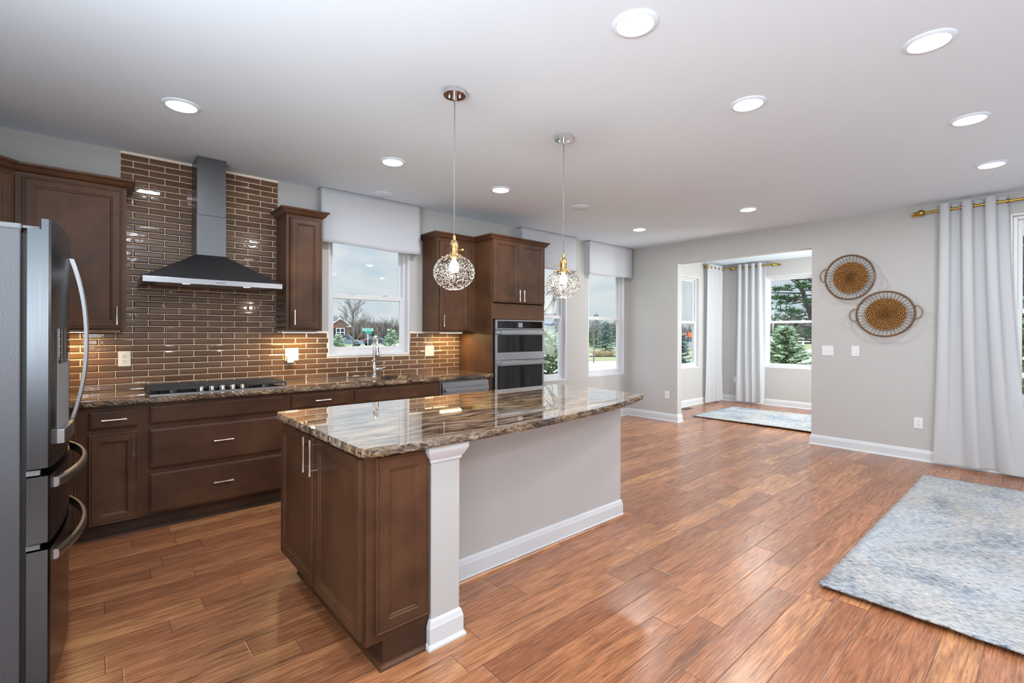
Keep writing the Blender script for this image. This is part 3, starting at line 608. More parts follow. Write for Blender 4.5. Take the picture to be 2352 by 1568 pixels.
# ------------------------------------------------------------------ the island
t = thing('kitchen_island', (1.9, 2.3, 0), 'kitchen island with dark wood cabinet end and greige panelled back under the granite top', 'island')
IX, IY = .812, 1.802
m = MB(); m.box(IX, 1.098, IY, 2.885, .115, .876); m.box(1.098, 2.968, 2.30, 2.885, .115, .876); m.build('cabinet_body', CAB, t)
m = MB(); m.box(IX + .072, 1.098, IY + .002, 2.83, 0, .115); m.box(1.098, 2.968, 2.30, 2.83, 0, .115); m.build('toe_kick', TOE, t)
MB().sweep([(IX + .072, 2.83), (IX + .072, IY + .002), (1.098, IY + .002)][::-1], [(-o, z) for o, z in [(0, 0), (.019, 0), (.017, .010), (.010, .017), (0, .019)]]).build('shoe_molding', CAB, t)
d = door(t, 'door', (IX - .02, 2.880, .135), NY, NX, .518, .722); handle(d, (IX - .02, 2.397, .775), NX, (0, 0, 1), .17)
d = door(t, 'door', (IX - .02, 2.340, .135), NY, NX, .520, .722); handle(d, (IX - .02, 2.305, .775), NX, (0, 0, 1), .17)
door(t, 'end_panel', (.848, IY - .018, .150), X_, NY, .243, .712)
MB().box(1.100, 1.248, 1.786, 2.158, 0, .866).build('post', WALL, t, bevel=.002)
MB().box(1.248, 2.968, 2.158, 2.30, 0, .876).build('knee_wall', WALL, t)
CAPP = [(0, .800), (.006, .800), (.008, .812), (.016, .824), (.026, .842), (.030, .852), (.030, .876), (0, .876)]
MB().sweep([(1.100, 1.95), (1.100, 1.786), (1.248, 1.786), (1.248, 2.158)], CAPP).build('post_cap', TRIM, t)
MB().sweep([(1.100, 1.80), (1.100, 1.786), (1.248, 1.786), (1.248, 2.158), (2.968, 2.158), (2.968, 2.86)], BB).build('baseboard', TRIM, t)
MB().sweep([(1.275, 2.134), (2.992, 2.134), (2.992, 2.86)], [(0, 0), (.016, 0), (.014, .008), (.008, .014), (0, .016)]).build('floor_molding', FLOOR, t)

# ------------------------------------------------------------------ tiled wall
def tiles():
    m = MB(); rects = [(XL + .002, 1.723, ZT, ZUB), (.147, 1.262, ZUB, H), (1.723, 2.615, ZT, 1.112), (2.615, 3.284, ZT, ZUB)]
    for x0, x1, z0, z1 in rects: m.box(x0, x1, A - .004, A, z0, z1, 1)
    ph, pw, g = .0490, .199, .0046
    k = 0
    while True:
        z0 = ZT + k * ph + g / 2; z1 = z0 + ph - g; zc = z0 + ph * .4
        if z0 > H - .01: break
        spans = sorted((a, b_) for a, b_, c, d_ in rects if c <= zc <= d_); run = []
        for a, b_ in spans:
            if run and a <= run[-1][1] + 1e-6: run[-1][1] = max(b_, run[-1][1])
            else: run.append([a, b_])
        zt = min(z1, H - .003)
        ph0 = (3.106 if k % 2 == 0 else 3.2075) % pw
        for a, b_ in run:
            x = a - ((a - ph0) % pw)
            while x < b_:
                u0, u1 = max(x + g / 2, a + .001), min(x + pw - g / 2, b_ - .001); x += pw
                if u1 - u0 < .012: continue
                vs = []
                for ins, dd in ((0, .003), (0, .0062), (.0075, .0098)):
                    for px, pz in ((u0 + ins, z0 + ins), (u1 - ins, z0 + ins), (u1 - ins, zt - ins), (u0 + ins, zt - ins)): vs.append((px, A - dd, pz))
                m.add(vs, [(q * 4 + j, q * 4 + (j + 1) % 4, q * 4 + 4 + (j + 1) % 4, q * 4 + 4 + j) for q in range(2) for j in range(4)] + [(8, 9, 10, 11)], 0)
        k += 1
    o = m.build('tile_backsplash', [TILE, GROUT]); md = o.modifiers.new('bevel', 'BEVEL'); md.width = .0012; md.segments = 2; md.limit_method = 'ANGLE'; md.angle_limit = math.radians(12)
    return tag(o, 'glossy brown subway tile backsplash with cream grout rising to the ceiling behind the hood', 'backsplash')
tiles()

# ------------------------------------------------------------------ range hood
t = thing('range_hood', (.709, A - .25, 1.71), 'stainless chimney range hood on the brown tile wall above the cooktop', 'range hood')
hx0, hx1, hy0, hy1 = .251, 1.167, 4.214, A - .011
DX0, DX1, DY = .600, .802, 4.444
m = MB(); m.add([(hx0, hy0, 1.757), (hx1, hy0, 1.757), (hx1, hy1, 1.757), (hx0, hy1, 1.757), (DX0, DY, 1.968), (DX1, DY, 1.968), (DX1, hy1, 1.968), (DX0, hy1, 1.968)],
    [(0, 1, 5, 4), (1, 2, 6, 5), (2, 3, 7, 6), (3, 0, 4, 7), (4, 5, 6, 7)]); m.build('canopy', STEELD, t)
m = MB(); m.box(hx0, hx1, hy0, hy0 + .012, 1.716, 1.757); m.box(hx0, hx0 + .012, hy0 + .012, hy1, 1.716, 1.757); m.box(hx1 - .012, hx1, hy0 + .012, hy1, 1.716, 1.757); m.build('rim', STEEL, t, bevel=.002)
MB().box(hx0 + .012, hx1 - .012, hy0 + .012, hy1, 1.728, 1.735).build('under_panel', STEELD, t)
for a in (hx0 + .09, .715): MB().box(a, a + .355, hy0 + .13, hy1 - .08, 1.722, 1.728).build('filter', STEEL, t, bevel=.003)
MB().box(DX0, DX1, DY, hy1, 1.968, 2.285).build('duct_cover', STEELV, t, bevel=.002)
MB().box(DX0 + .002, DX1 - .002, DY + .002, hy1, 2.285, H).build('duct_extension', STEELV, t, bevel=.002)
for i in range(4): MB().lathe([(.0065, 0), (.0065, .006), (.0045, .009)], (.700 + i * .017, hy0, 1.737), '-y', 14).build('button', CHROME, t, smooth=True, auto=True)
for x in (.515, .92):
    MB().lathe([(.024, 0), (.024, .006), (.02, .008)], (x, hy0 + .075, 1.728 - .008), 'z', 24).build('hood_lamp', HOODLED, t)
    l = bpy.data.lights.new('hood_spot', 'SPOT'); l.energy = 5.; l.spot_size = 2.0; l.spot_blend = .8; l.shadow_soft_size = .02; l.color = (1, .95, .86)
    o = bpy.data.objects.new('hood_spot', l); COL.objects.link(o); o.parent = t; o.location = Vector((x, hy0 + .075, 1.705)) - t.location

# ------------------------------------------------------------------ gas cooktop
t = thing('gas_cooktop', (.738, 4.37, ZT), 'black and stainless gas cooktop with five metal knobs set in the granite', 'cooktop')
kx0, kx1, ky0, ky1 = .276, 1.202, 4.165, 4.600
MB().prism(rrect(kx0, kx1, ky0, ky1, .02, 4), ZT, ZT + .007).build('cooktop_pan', STEEL, t, bevel=.002)
MB().box(kx0 + .02, kx1 - .02, ky0 + .02, ky1 - .02, ZT + .007, ZT + .010).build('cooktop_glass', BLACKGLASS, t)
for bx_, by_, br in ((.43, 4.30, .05), (.43, 4.49, .038), (.739, 4.47, .062), (1.05, 4.30, .038), (1.05, 4.49, .05)):
    b_ = MB().lathe([(br, 0), (br, .012), (br * .9, .016)], (bx_, by_, ZT + .010), 'z', 24).build('burner', STEELD, t, smooth=True, auto=True)
    MB().lathe([(br * .75, 0), (br * .78, .006), (br * .6, .011)], (bx_, by_, ZT + .026), 'z', 24).build('burner_cap', BLACKIRON, b_, smooth=True, auto=True)
def grate(x0, x1, y0, y1):
    m = MB(); zt = ZT + .046; w_ = .011
    for x in (x0, x1 - w_): m.box(x, x + w_, y0, y1, zt - .016, zt)
    for y in (y0, y1 - w_): m.box(x0 + w_, x1 - w_, y, y + w_, zt - .016, zt)
    n = 7
    for i in range(1, n): y = y0 + (y1 - y0) * i / n; m.box(x0 + w_, x1 - w_, y - .005, y + .005, zt - .014, zt)
    xc = (x0 + x1) / 2
    for q in (-.06, 0, .06): m.box(xc + q - .005, xc + q + .005, y0 + w_, y1 - w_, zt - .013, zt - .001)
    for x in (x0, x1 - w_):
        for y in (y0, y1 - w_): m.box(x, x + w_, y, y + w_, ZT + .010, zt - .016)
    return m.build('grate', BLACKIRON, t, bevel=.002)
grate(kx0 + .012, .578, ky0 + .014, ky1 - .012); grate(.584, .894, ky0 + .12, ky1 - .012); grate(.900, kx1 - .012, ky0 + .014, ky1 - .012)
for i in range(5):
    x = .600 + i * .070
    k = MB().lathe([(.021, 0), (.021, .006), (.0185, .008), (.0165, .026), (.013, .030)], (x, ky0 + .060, ZT + .010), 'z', 20).build('knob', CHROME, t, smooth=True, auto=True)
    MB().box(x - .003, x + .003, ky0 + .042, ky0 + .078, ZT + .034, ZT + .044).build('knob_grip', CHROME, k, bevel=.002)

# ------------------------------------------------------------------ sink and tap
t = thing('sink', (2.18, 4.35, .69), 'stainless undermount sink bowl sunk in the granite under the window', 'sink')
bm_ = MB(); r0 = rrect(SX0 - .008, SX1 + .008, SY0 - .008, SY1 + .008, .10); r1 = rrect(SX0 + .01, SX1 - .01, SY0 + .01, SY1 - .01, .09); r2 = rrect(SX0 + .03, SX1 - .03, SY0 + .03, SY1 - .03, .07); n = len(r0)
bm_.add([(x, y, .877) for x, y in rrect(SX0 - .025, SX1 + .025, SY0 - .025, SY1 + .025, .11)] + [(x, y, .877) for x, y in r0] + [(x, y, .72) for x, y in r1] + [(x, y, .70) for x, y in r2],
        [(k * n + i, k * n + (i + 1) % n, (k + 1) * n + (i + 1) % n, (k + 1) * n + i) for k in range(3) for i in range(n)] + [tuple(3 * n + i for i in range(n))])
bm_.build('bowl', STEEL, t, smooth=True, auto=True)
MB().lathe([(.045, 0), (.045, .004), (.03, .006)], (2.18, 4.35, .7005), 'z', 24).build('drain', CHROME, t)
t = thing('kitchen_faucet', (2.147, 4.594, ZT), 'tall chrome pull-down kitchen faucet with gooseneck standing behind the sink', 'faucet')
fx, fy = 2.147, 4.594
MB().lathe([(.031, 0), (.031, .006), (.026, .012), (.024, .05), (.0245, .09), (.021, .125), (.0165, .150), (.022, .154), (.024, .160), (.0165, .168), (.0145, .172)], (fx, fy, ZT), 'z', 28).build('base', CHROME, t, smooth=True, auto=True)
dx, dy = -.02, -.115; pts = [(fx, fy, ZT + .168 + i * .03) for i in range(7)]; zc = pts[-1][2]
for i in range(1, 15): a = PI * i / 14; pts.append((fx + dx * (1 - math.cos(a)) / 2, fy + dy * (1 - math.cos(a)) / 2, zc + .057 * math.sin(a)))
pts += [(fx + dx, fy + dy, zc - .02)]
MB().tube(pts, .0125, 16).build('gooseneck', CHROME, t, smooth=True, auto=True)
s_ = MB().lathe([(.013, 0), (.0145, -.004), (.0155, -.05), (.019, -.085), (.0245, -.12), (.022, -.126)], (fx + dx, fy + dy, zc - .018), 'z', 24).build('spray_head', CHROME, t, smooth=True, auto=True)
for q in (.050, .072): MB().lathe([(.0065, 0), (.0065, .005)], (fx + dx + .003, fy + dy - .014, zc - .018 - q), '-y', 14).build('spray_button', DARKSLOT, s_)
MB().tube([(fx + .018, fy, ZT + .068), (fx + .060, fy - .004, ZT + .070), (fx + .066, fy - .004, ZT + .070)], [.0165, .0165, .014], 18).build('valve', CHROME, t, smooth=True, auto=True)
MB().tube([(fx + .06, fy - .004, ZT + .072), (fx + .085, fy - .008, ZT + .078), (fx + .125, fy - .012, ZT + .088)], [.010, .0075, .006], 12).build('lever', CHROME, t, smooth=True, auto=True)

# ------------------------------------------------------------------ built-in double oven
t = thing('double_oven', (3.694, 4.4, .42), 'built-in stainless double oven with two black glass doors', 'oven')
ox0, ox1, yo = 3.318, 4.074, 4.076
MB().box(ox0 + .01, ox1 - .01, 4.115, A - .05, .42, 1.50).build('oven_body', GREYPL, t)
m = MB(); m.box(ox0, ox1, yo, 4.115, 1.398, 1.508); m.build('control_panel', STEEL, t, bevel=.003)
g_ = MB().box(ox0 + .03, ox1 - .03, yo - .002, yo, 1.412, 1.494).build('control_glass', BLACKGLASS, t)
MB().box(3.655, 3.722, yo - .003, yo - .002, 1.424, 1.478).build('display', DISPLAY, g_)
for q, z0, z1, wz0, wz1, hz in ((0, 1.055, 1.393, 1.142, 1.338, 1.364), (1, .435, 1.050, .62, .992, 1.018)):
    d = MB().box(ox0, ox1, yo, 4.115, z0, z1).build('oven_door', STEEL, t, bevel=.003)
    MB().box(ox0 + .032, ox1 - .03, yo - .002, yo, wz0, wz1).build('oven_window', BLACKGLASS, d)
    m = MB(); m.box(ox0 + .034, ox1 - .022, yo - .058, yo - .042, hz - .021, hz + .021); m.box(ox0 + .04, ox0 + .07, yo - .044, yo, hz - .015, hz + .015); m.box(ox1 - .058, ox1 - .028, yo - .044, yo, hz - .015, hz + .015); m.build('handle', STEEL, d, bevel=.004)

# ------------------------------------------------------------------ refrigerator
t = thing('refrigerator', (-.55, 2.905, 0), 'stainless french door refrigerator at the left edge with bowed bar handles', 'refrigerator')
fy0, fy1 = 2.452, 3.358; fc = (fy0 + fy1) / 2
def fxf(y, bulge=.038): return -.122 + bulge * (1 - ((y - fc) / ((fy1 - fy0) / 2)) ** 2)
MB().box(-.96, -.200, fy0 + .004, fy1 - .004, .0, 1.733).build('fridge_body', FSIDE, t, bevel=.004)
m = MB(); m.box(-.200, -.186, fy0 + .02, fy1 - .02, .06, 1.72); m.build('gasket', DARKSLOT, t)
m = MB(); m.box(-.62, -.20, fy0 + .03, fy0 + .11, 1.733, 1.757); m.box(-.20, -.15, fy0 + .03, fy0 + .09, 1.740, 1.752); m.build('hinge_cover', GREYPL, t, bevel=.008, seg=3)
m = MB(); m.box(-.62, -.20, fy1 - .11, fy1 - .03, 1.733, 1.757); m.build('hinge_cover', GREYPL, t, bevel=.008, seg=3)
def fdoor(name, y0, y1, z0, z1, notch=None):
    n = 16; front = [(fxf(y0 + (y1 - y0) * i / n), y0 + (y1 - y0) * i / n) for i in range(n + 1)]
    e = .006; front[0] = (front[0][0] - e, front[0][1]); front.insert(1, (fxf(y0 + e), y0 + e)); front[-1] = (front[-1][0] - e, y1); front.insert(-1, (fxf(y1 - e), y1 - e))
    m = MB()
    if notch: m.prism([(-.184, y0), (-.184, y1), (-.147, y1), (-.147, y0)], z0, notch); m.prism([(-.147, y1)] + [(x, y) for x, y in front[::-1]] + [(-.147, y0)], z0, z1)
    else: m.prism([(-.184, y1)] + front[::-1] + [(-.184, y0)], z0, z1)
    return m.build(name, FFRONT, t)
def bowed(parent, horizontal, a0, a1, fixed, off):
    m = MB(); n = 22; L = []
    for i in range(n + 1):
        s_ = i / n; q = a0 + (a1 - a0) * s_; b_ = 1 - abs(2 * s_ - 1) ** 2.2
        x = (fxf(q) if horizontal else fxf(fixed)) + .004 + off * b_; L.append((x, q))
    vs = []; w_ = .019; th = .016
    for x, q in L:
        for dx_, dw in ((0, -w_), (th * .7, -w_ * .95), (th, -w_ * .5), (th, w_ * .5), (th * .7, w_ * .95), (0, w_)): vs.append((x + dx_ - .004, q, fixed + dw) if horizontal else (x + dx_ - .004, fixed + dw * .75, q))
    k = 6; m.add(vs, [(i * k + j, i * k + (j + 1) % k, (i + 1) * k + (j + 1) % k, (i + 1) * k + j) for i in range(n) for j in range(k)] + [tuple(range(k)), tuple(n * k + j for j in range(k))])
    return m.build('handle', STEEL, parent, smooth=True, auto=True)
d1 = fdoor('door', fy0, fc - .003, .862, 1.777, 1.738); bowed(d1, False, .962, 1.682, fc - .045, .050)
d2 = fdoor('door', fc + .003, fy1, .862, 1.777, 1.738); bowed(d2, False, .962, 1.682, fc + .045, .050)
d3 = fdoor('drawer', fy0, fy1, .588, .832); bowed(d3, True, fy0 + .045, fy1 - .045, .795, .045)
d4 = fdoor('drawer', fy0, fy1, .055, .560); bowed(d4, True, fy0 + .045, fy1 - .045, .522, .045)
# water dispenser on the near door
n = 8; ya, yb = fy0 + .095, fc - .115
def strip(z0, z1, o0, o1):
    m = MB(); vs = []
    for i in range(n + 1): y = ya + (yb - ya) * i / n; vs += [(fxf(y) + o0, y, z0), (fxf(y) + o1, y, z0), (fxf(y) + o1, y, z1), (fxf(y) + o0, y, z1)]
    return m.add(vs, [(i * 4 + j, i * 4 + (j + 1) % 4, i * 4 + 4 + (j + 1) % 4, i * 4 + 4 + j) for i in range(n) for j in range(4)] + [(0, 1, 2, 3), tuple(n * 4 + j for j in range(4))])
p_ = strip(.985, 1.375, -.002, .004).build('dispenser_panel', GREYPL, d1); strip(.930, .985, -.002, .022).build('drip_tray', STEEL, d1, bevel=.002)
strip(1.24, 1.375, .003, .006).build('dispenser_display', BLACKGLASS, d1)
for zz in (.832, .560): MB().box(-.186, -.150, fy0 + .012, fy0 + .06, zz + .004, zz + .022).build('hinge', GREYPL, t)

# ------------------------------------------------------------------ ceiling fixtures
def can(x, y, z, label, first=[None]):
    if first[0] is None:
        t = thing('recessed_light', (x, y, z), label, 'ceiling light', 'recessed ceiling lights')
        m = MB(); m.lathe([(.100, 0), (.100, -.004), (.092, -.008), (.080, -.010), (.078, -.004), (.078, 0)], (x, y, z), 'z', 40, cap=False); m.build('trim_ring', CEIL, t, smooth=True, auto=True)
        MB().lathe([(.0785, -.003), (.076, -.012), (.060, -.017), (.030, -.019), (.001, -.0195)], (x, y, z), 'z', 40, cap=False).build('diffuser', LED, t, smooth=True)
        first[0] = t
    else: t = dup(first[0], (x, y, z), label)
    l = bpy.data.lights.new('recessed_lamp', 'AREA'); l.shape = 'DISK'; l.size = .15; l.energy = CAN_W; l.color = (.935, .975, 1.)
    o = bpy.data.objects.new('recessed_lamp', l); COL.objects.link(o); o.parent = t; o.location = (0, 0, -.024)
CANS = [(.397, 3.529, 'round recessed ceiling light above the cooktop, leftmost in the photo'), (1.815, 3.552, 'recessed ceiling light in front of the sink window valance, left of the nearer pendant'),
        (2.950, 3.550, 'recessed ceiling light above the oven cabinet, between the two pendant cords'), (1.813, 1.247, 'largest recessed ceiling light at the top edge of the photo'),
        (2.962, .407, 'recessed ceiling light in the top right corner of the photo'), (2.955, 1.233, 'recessed ceiling light right of the far pendant, second along from the top centre one'),
        (4.225, .381, 'middle recessed ceiling light of the three near the right edge'), (5.484, .365, 'recessed ceiling light nearest above the big curtain at the right'),
        (5.466, 2.278, 'small recessed ceiling light in front of the nook opening'), (5.451, 3.677, 'small recessed ceiling light near the far corner valance')]
for x, y, lb in CANS: can(x, y, H, lb)
can(8.35, 3.30, H, 'recessed ceiling light inside the bright nook, seen through the opening')
for x, y in ((.4, .6), (.4, -1.6), (1.81, -1.4), (2.96, -1.4), (4.22, -1.6), (5.48, -1.6)): can(x, y, H, 'recessed ceiling light behind the photographer, out of the photo')
for x, y, lb in ((2.171, 4.461, 'flat white ceiling speaker disc just in front of the sink window valance'), (4.021, 3.473, 'flat white ceiling speaker disc right of the far pendant cord')):
    tag(MB().lathe([(.105, 0), (.105, -.003), (.100, -.006), (.001, -.007)], (x, y, H), 'z', 40, cap=False).build('ceiling_speaker', CEIL, smooth=True, auto=True), lb, 'speaker')

# ------------------------------------------------------------------ pendants
def pendant(x, y, label):
    t = thing('pendant_lamp', (x, y, 1.61), label, 'pendant lamp')
    zc, zg = 1.708, 1.800
    c = MB().lathe([(.064, H), (.064, H - .024), (.062, H - .026), (.012, H - .026), (.012, H - .05), (.006, H - .056)], (x, y, 0), 'z', 40).build('canopy', CHROME, t, smooth=True, auto=True)
    for s_ in (-1, 1): MB().lathe([(.006, 0), (.006, -.010), (.004, -.013)], (x + .030 * s_ * .75, y - .030 * s_ * .66, H - .026), 'z', 14).build('canopy_screw', CHROME, c, smooth=True, auto=True)
    MB().tube([(x, y, H - .054), (x, y, 1.915)], .0032, 8).build('cord', GREYCORD, t, smooth=True)
    k = MB().lathe([(.0075, 1.92), (.0095, 1.905), (.0095, 1.893), (.019, 1.885), (.0235, 1.872), (.0245, 1.852), (.0225, 1.850), (.0225, 1.822), (.026, 1.818), (.026, 1.812), (.046, 1.808), (.050, 1.800), (.050, 1.788), (.046, 1.786)], (x, y, 0), 'z', 36).build('socket', BRASS, t, smooth=True, auto=True)
    sd = Vector((.75, -.66, 0)) if x < 2 else Vector((-.75, .66, 0))
    p = Vector((x, y, 1.838)); MB().tube([p + sd * .02, p + sd * .043], .0028, 8).build('switch_key', BRASS, k)
    q = p + sd * .048; MB().lathe([(.009, -.005), (.009, .005)], q, 'z', 14).build('switch_key', BRASS, k)
    for i in range(3):
        a = 2 * PI * i / 3 + .4; e = Vector((math.cos(a), math.sin(a), 0)); q = Vector((x, y, 1.796))
        m = MB(); m.tube([q + e * .048, q + e * .064], .0022, 8); m.tube([q + e * .064, q + e * .071], .0055, 10); m.build('thumb_screw', BRASS, k, smooth=True, auto=True)
    prof = []
    for i in range(25):
        a = math.radians(66 - 128 * i / 24); prof.append((.1185 * math.cos(a), zc + .1015 * math.sin(a) * (1 if a > 0 else .98)))
    prof += [(.055, 1.6165), (.050, 1.6135), (.049, 1.611)]
    g = MB().lathe(prof, (x, y, 0), 'z', 56, cap=False); rs = random.Random(int(x * 100))
    for _ in range(950):
        zz = max(-.93, min(.86, rs.gauss(-.02, .46))); a = rs.uniform(0, 2 * PI); rr = math.sqrt(1 - zz * zz) * .1172; p = Vector((x + rr * math.cos(a), y + rr * math.sin(a), zc + .1 * zz)); q = rs.uniform(.0011, .0022)
        g.add([p + V(q, 0, 0), p + V(0, q, 0), p - V(q, 0, 0), p - V(0, q, 0), p + V(0, 0, q), p - V(0, 0, q)], [(0, 1, 4), (1, 2, 4), (2, 3, 4), (3, 0, 4), (1, 0, 5), (2, 1, 5), (3, 2, 5), (0, 3, 5)], 1)
    g.build('glass_globe', [SEEDED, SEED], t, smooth=True)
    MB().lathe([(.012, 1.792), (.013, 1.776), (.020, 1.766), (.029, 1.748), (.030, 1.735), (.026, 1.720), (.015, 1.709), (.001, 1.706)], (x, y, 0), 'z', 28, cap=False).build('bulb', BULB, t, smooth=True)
    l = bpy.data.lights.new('pendant_bulb', 'POINT'); l.energy = 11; l.shadow_soft_size = .03; l.color = (1, .92, .82)
    o = bpy.data.objects.new('pendant_bulb', l); COL.objects.link(o); o.parent = t; o.location = (0, 0, .075)
pendant(1.551, 2.282, 'nearer brass pendant with seeded glass globe, hanging over the island')
pendant(2.487, 2.299, 'farther brass pendant with clearer glass globe, hanging over the far island end')

# ------------------------------------------------------------------ lamps under the wall units
def bar(x, y, label):
    t = thing('under_cabinet_light', (x, y, ZUB), label, 'light', 'under cabinet lights')
    MB().box(x - .15, x + .15, y - .02, y + .02, ZUB - .014, ZUB).build('lamp_housing', TRIM, t)
    MB().box(x - .14, x + .14, y - .015, y + .015, ZUB - .017, ZUB - .014).build('lamp_strip', WARMBAR, t)
    l = bpy.data.lights.new('under_cabinet_lamp', 'AREA'); l.shape = 'RECTANGLE'; l.size = .28; l.size_y = .03; l.energy = 4.4; l.color = (1, .70, .30)
    o = bpy.data.objects.new('under_cabinet_lamp', l); COL.objects.link(o); o.parent = t; o.location = (0, 0, -.02)
bar(-.19, A - .16, 'warm strip light beneath the left wall cabinet behind the fridge handle')
bar(1.40, A - .17, 'warm strip light beneath the narrow cabinet above the plug-in adapter')
bar(3.05, A - .17, 'warm strip light beneath the cabinet beside the tall oven')

# ------------------------------------------------------------------ outlets and switches
def P3(axis, plane):
    """maps (u along wall, d out of wall, z) to the room"""
    return (lambda u, d, z: (u, plane - d, z)) if axis == 'x' else (lambda u, d, z: (plane - d, u, z))
def bx(m, f, u0, u1, d0, d1, z0, z1): a = f(u0, d0, z0); b_ = f(u1, d1, z1); return m.box(a[0], b_[0], a[1], b_[1], a[2], b_[2])
def plate(axis, plane, u, z, w_, h, gang, label, body=PLASTIC, cat='outlet', name='wall_outlet'):
    f = P3(axis, plane); t = thing(name, f(u, 0, z - h / 2), label, cat)
    m = MB(); bx(m, f, u - w_ / 2, u + w_ / 2, 0, .006, z - h / 2, z + h / 2); m.build('cover_plate', body, t, bevel=.003, seg=3)
    for i, g in enumerate(gang):
        uc = u + (i - (len(gang) - 1) / 2) * .046 * (1 if axis == 'x' else -1)
        if g == 'duplex':
            for dz in (.0195, -.0195):
                c = f(uc, .005, z + dz); r_ = MB().lathe([(.0165, 0), (.0165, .003), (.0155, .0038)], c, '-y' if axis == 'x' else '-x', 24).build('receptacle', body, t, smooth=True, auto=True)
                m = MB(); bx(m, f, uc - .0078, uc - .0052, .0085, .0092, z + dz - .001, z + dz + .009); bx(m, f, uc + .0052, uc + .0078, .0085, .0092, z + dz - .001, z + dz + .009); bx(m, f, uc - .0025, uc + .0025, .0085, .0092, z + dz - .011, z + dz - .006); m.build('slot', DARKSLOT, r_)
        elif g == 'toggle':
            m = MB(); bx(m, f, uc - .005, uc + .005, .005, .0075, z - .012, z + .012); s_ = m.build('switch_slot', body, t)
            m = MB(); bx(m, f, uc - .0035, uc + .0035, .007, .017, z + .001, z + .008); m.build('toggle', body, s_, bevel=.001)
            m = MB()
            for dz in (.030, -.030): bx(m, f, uc - .002, uc + .002, .006, .007, z + dz - .002, z + dz + .002)
            m.build('screw', GREYPL, t)
        elif g == 'rocker':
            m = MB(); bx(m, f, uc - .0165, uc + .0165, .005, .0075, z - .033, z + .033); m.build('rocker', body, t, bevel=.001)
            m = MB(); bx(m, f, uc - .0172, uc + .0172, .005, .0065, z - .0338, z + .0338); m.build('rocker_gap', GREYPL, t)
            m = MB(); bx(m, f, uc - .0165, uc + .0165, .007, .010, z - .019, z - .016); m.build('dimmer_slide', body, t)
    return t
TP = A - .0092
plate('x', TP, .173, 1.155, .076, .116, ['duplex'], 'white duplex outlet on the brown tile left of the cooktop')
plate('x', TP, 1.385, 1.155, .118, .118, ['duplex', 'toggle'], 'white double plate with outlet and switch on tile under the narrow cabinet')
t = thing('plug_adapter', (1.364, TP - .03, 1.08), 'white square plug-in adapter stuck in the tile outlet below the narrow cabinet', 'adapter')
MB().box(1.336, 1.394, TP - .042, TP - .0085, 1.078, 1.142).build('adapter_body', PLASTIC, t, bevel=.006, seg=3)
plate('x', TP, 2.864, 1.155, .116, .120, ['toggle', 'duplex'], 'almond double plate with switch and outlet right of the sink window', IVORY)
plate('y', B, 4.000, .406, .076, .116, ['duplex'], 'white outlet low on the wall left of the nook opening')
plate('y', B, .997, .405, .076, .118, ['duplex'], 'white outlet low on the wall beside the big curtain')
plate('y', B, 1.845, 1.158, .122, .116, ['toggle', 'toggle'], 'white double toggle switch plate beside the nook opening', PLASTIC, 'switch', 'light_switch')
plate('y', B, 1.566, 1.162, .078, .120, ['rocker'], 'white single dimmer switch plate below the woven baskets', PLASTIC, 'switch', 'light_switch')
plate('y', XN, 4.252, .44, .076, .116, ['duplex'], 'white outlet half behind the nook curtain on the far wall')

# ------------------------------------------------------------------ fabric valances
def valance(name, x0, x1, z0, label, seed):
    rnd = random.Random(seed); t = thing(name, ((x0 + x1) / 2, A - .05, z0), label, 'valance'); d = .102; th = .006
    nx, nz = 26, 12; vs = []
    for j in range(nz + 1):
        for i in range(nx + 1):
            u = i / nx; v = j / nz; x = x0 + (x1 - x0) * u; z = z0 + (2.741 - z0) * v
            sag = .010 * math.sin(u * 5.1 + seed) * (1 - v) ** 2; wob = (.004 * math.sin(u * 9 + seed * 2) + .003 * math.sin(u * 17 + v * 9 + seed)) * (1 - v)
            vs.append((x, A - d + wob - .012 * (1 - v) ** 2 * math.sin(u * 3.1), z + sag))
    m = MB(); m.add(vs, [(j * (nx + 1) + i, j * (nx + 1) + i + 1, (j + 1) * (nx + 1) + i + 1, (j + 1) * (nx + 1) + i) for j in range(nz) for i in range(nx)])
    o = m.build('front_flap', VALANCE, t, smooth=True); md = o.modifiers.new('s', 'SOLIDIFY'); md.thickness = th; md.offset = 1
    for x, xi in ((x0, x0 + th), (x1, x1 - th)):
        m = MB(); m.box(x, xi, A - d + .004, A - .001, z0 + .004, 2.741); m.build('side_return', VALANCE, t)
    MB().box(x0, x1, A - d + .002, A - .001, 2.735, 2.743).build('mounting_board', VALANCE, t)
valance('window_valance', 1.618, 2.690, 2.214, 'wide white fabric valance over the sink window', 1)
valance('window_valance', 4.190, 5.274, 2.243, 'white fabric valance partly behind the oven cabinet and far pendant', 2)
valance('window_valance', 5.552, 6.650, 2.245, 'white fabric valance over the window in the room corner', 3)

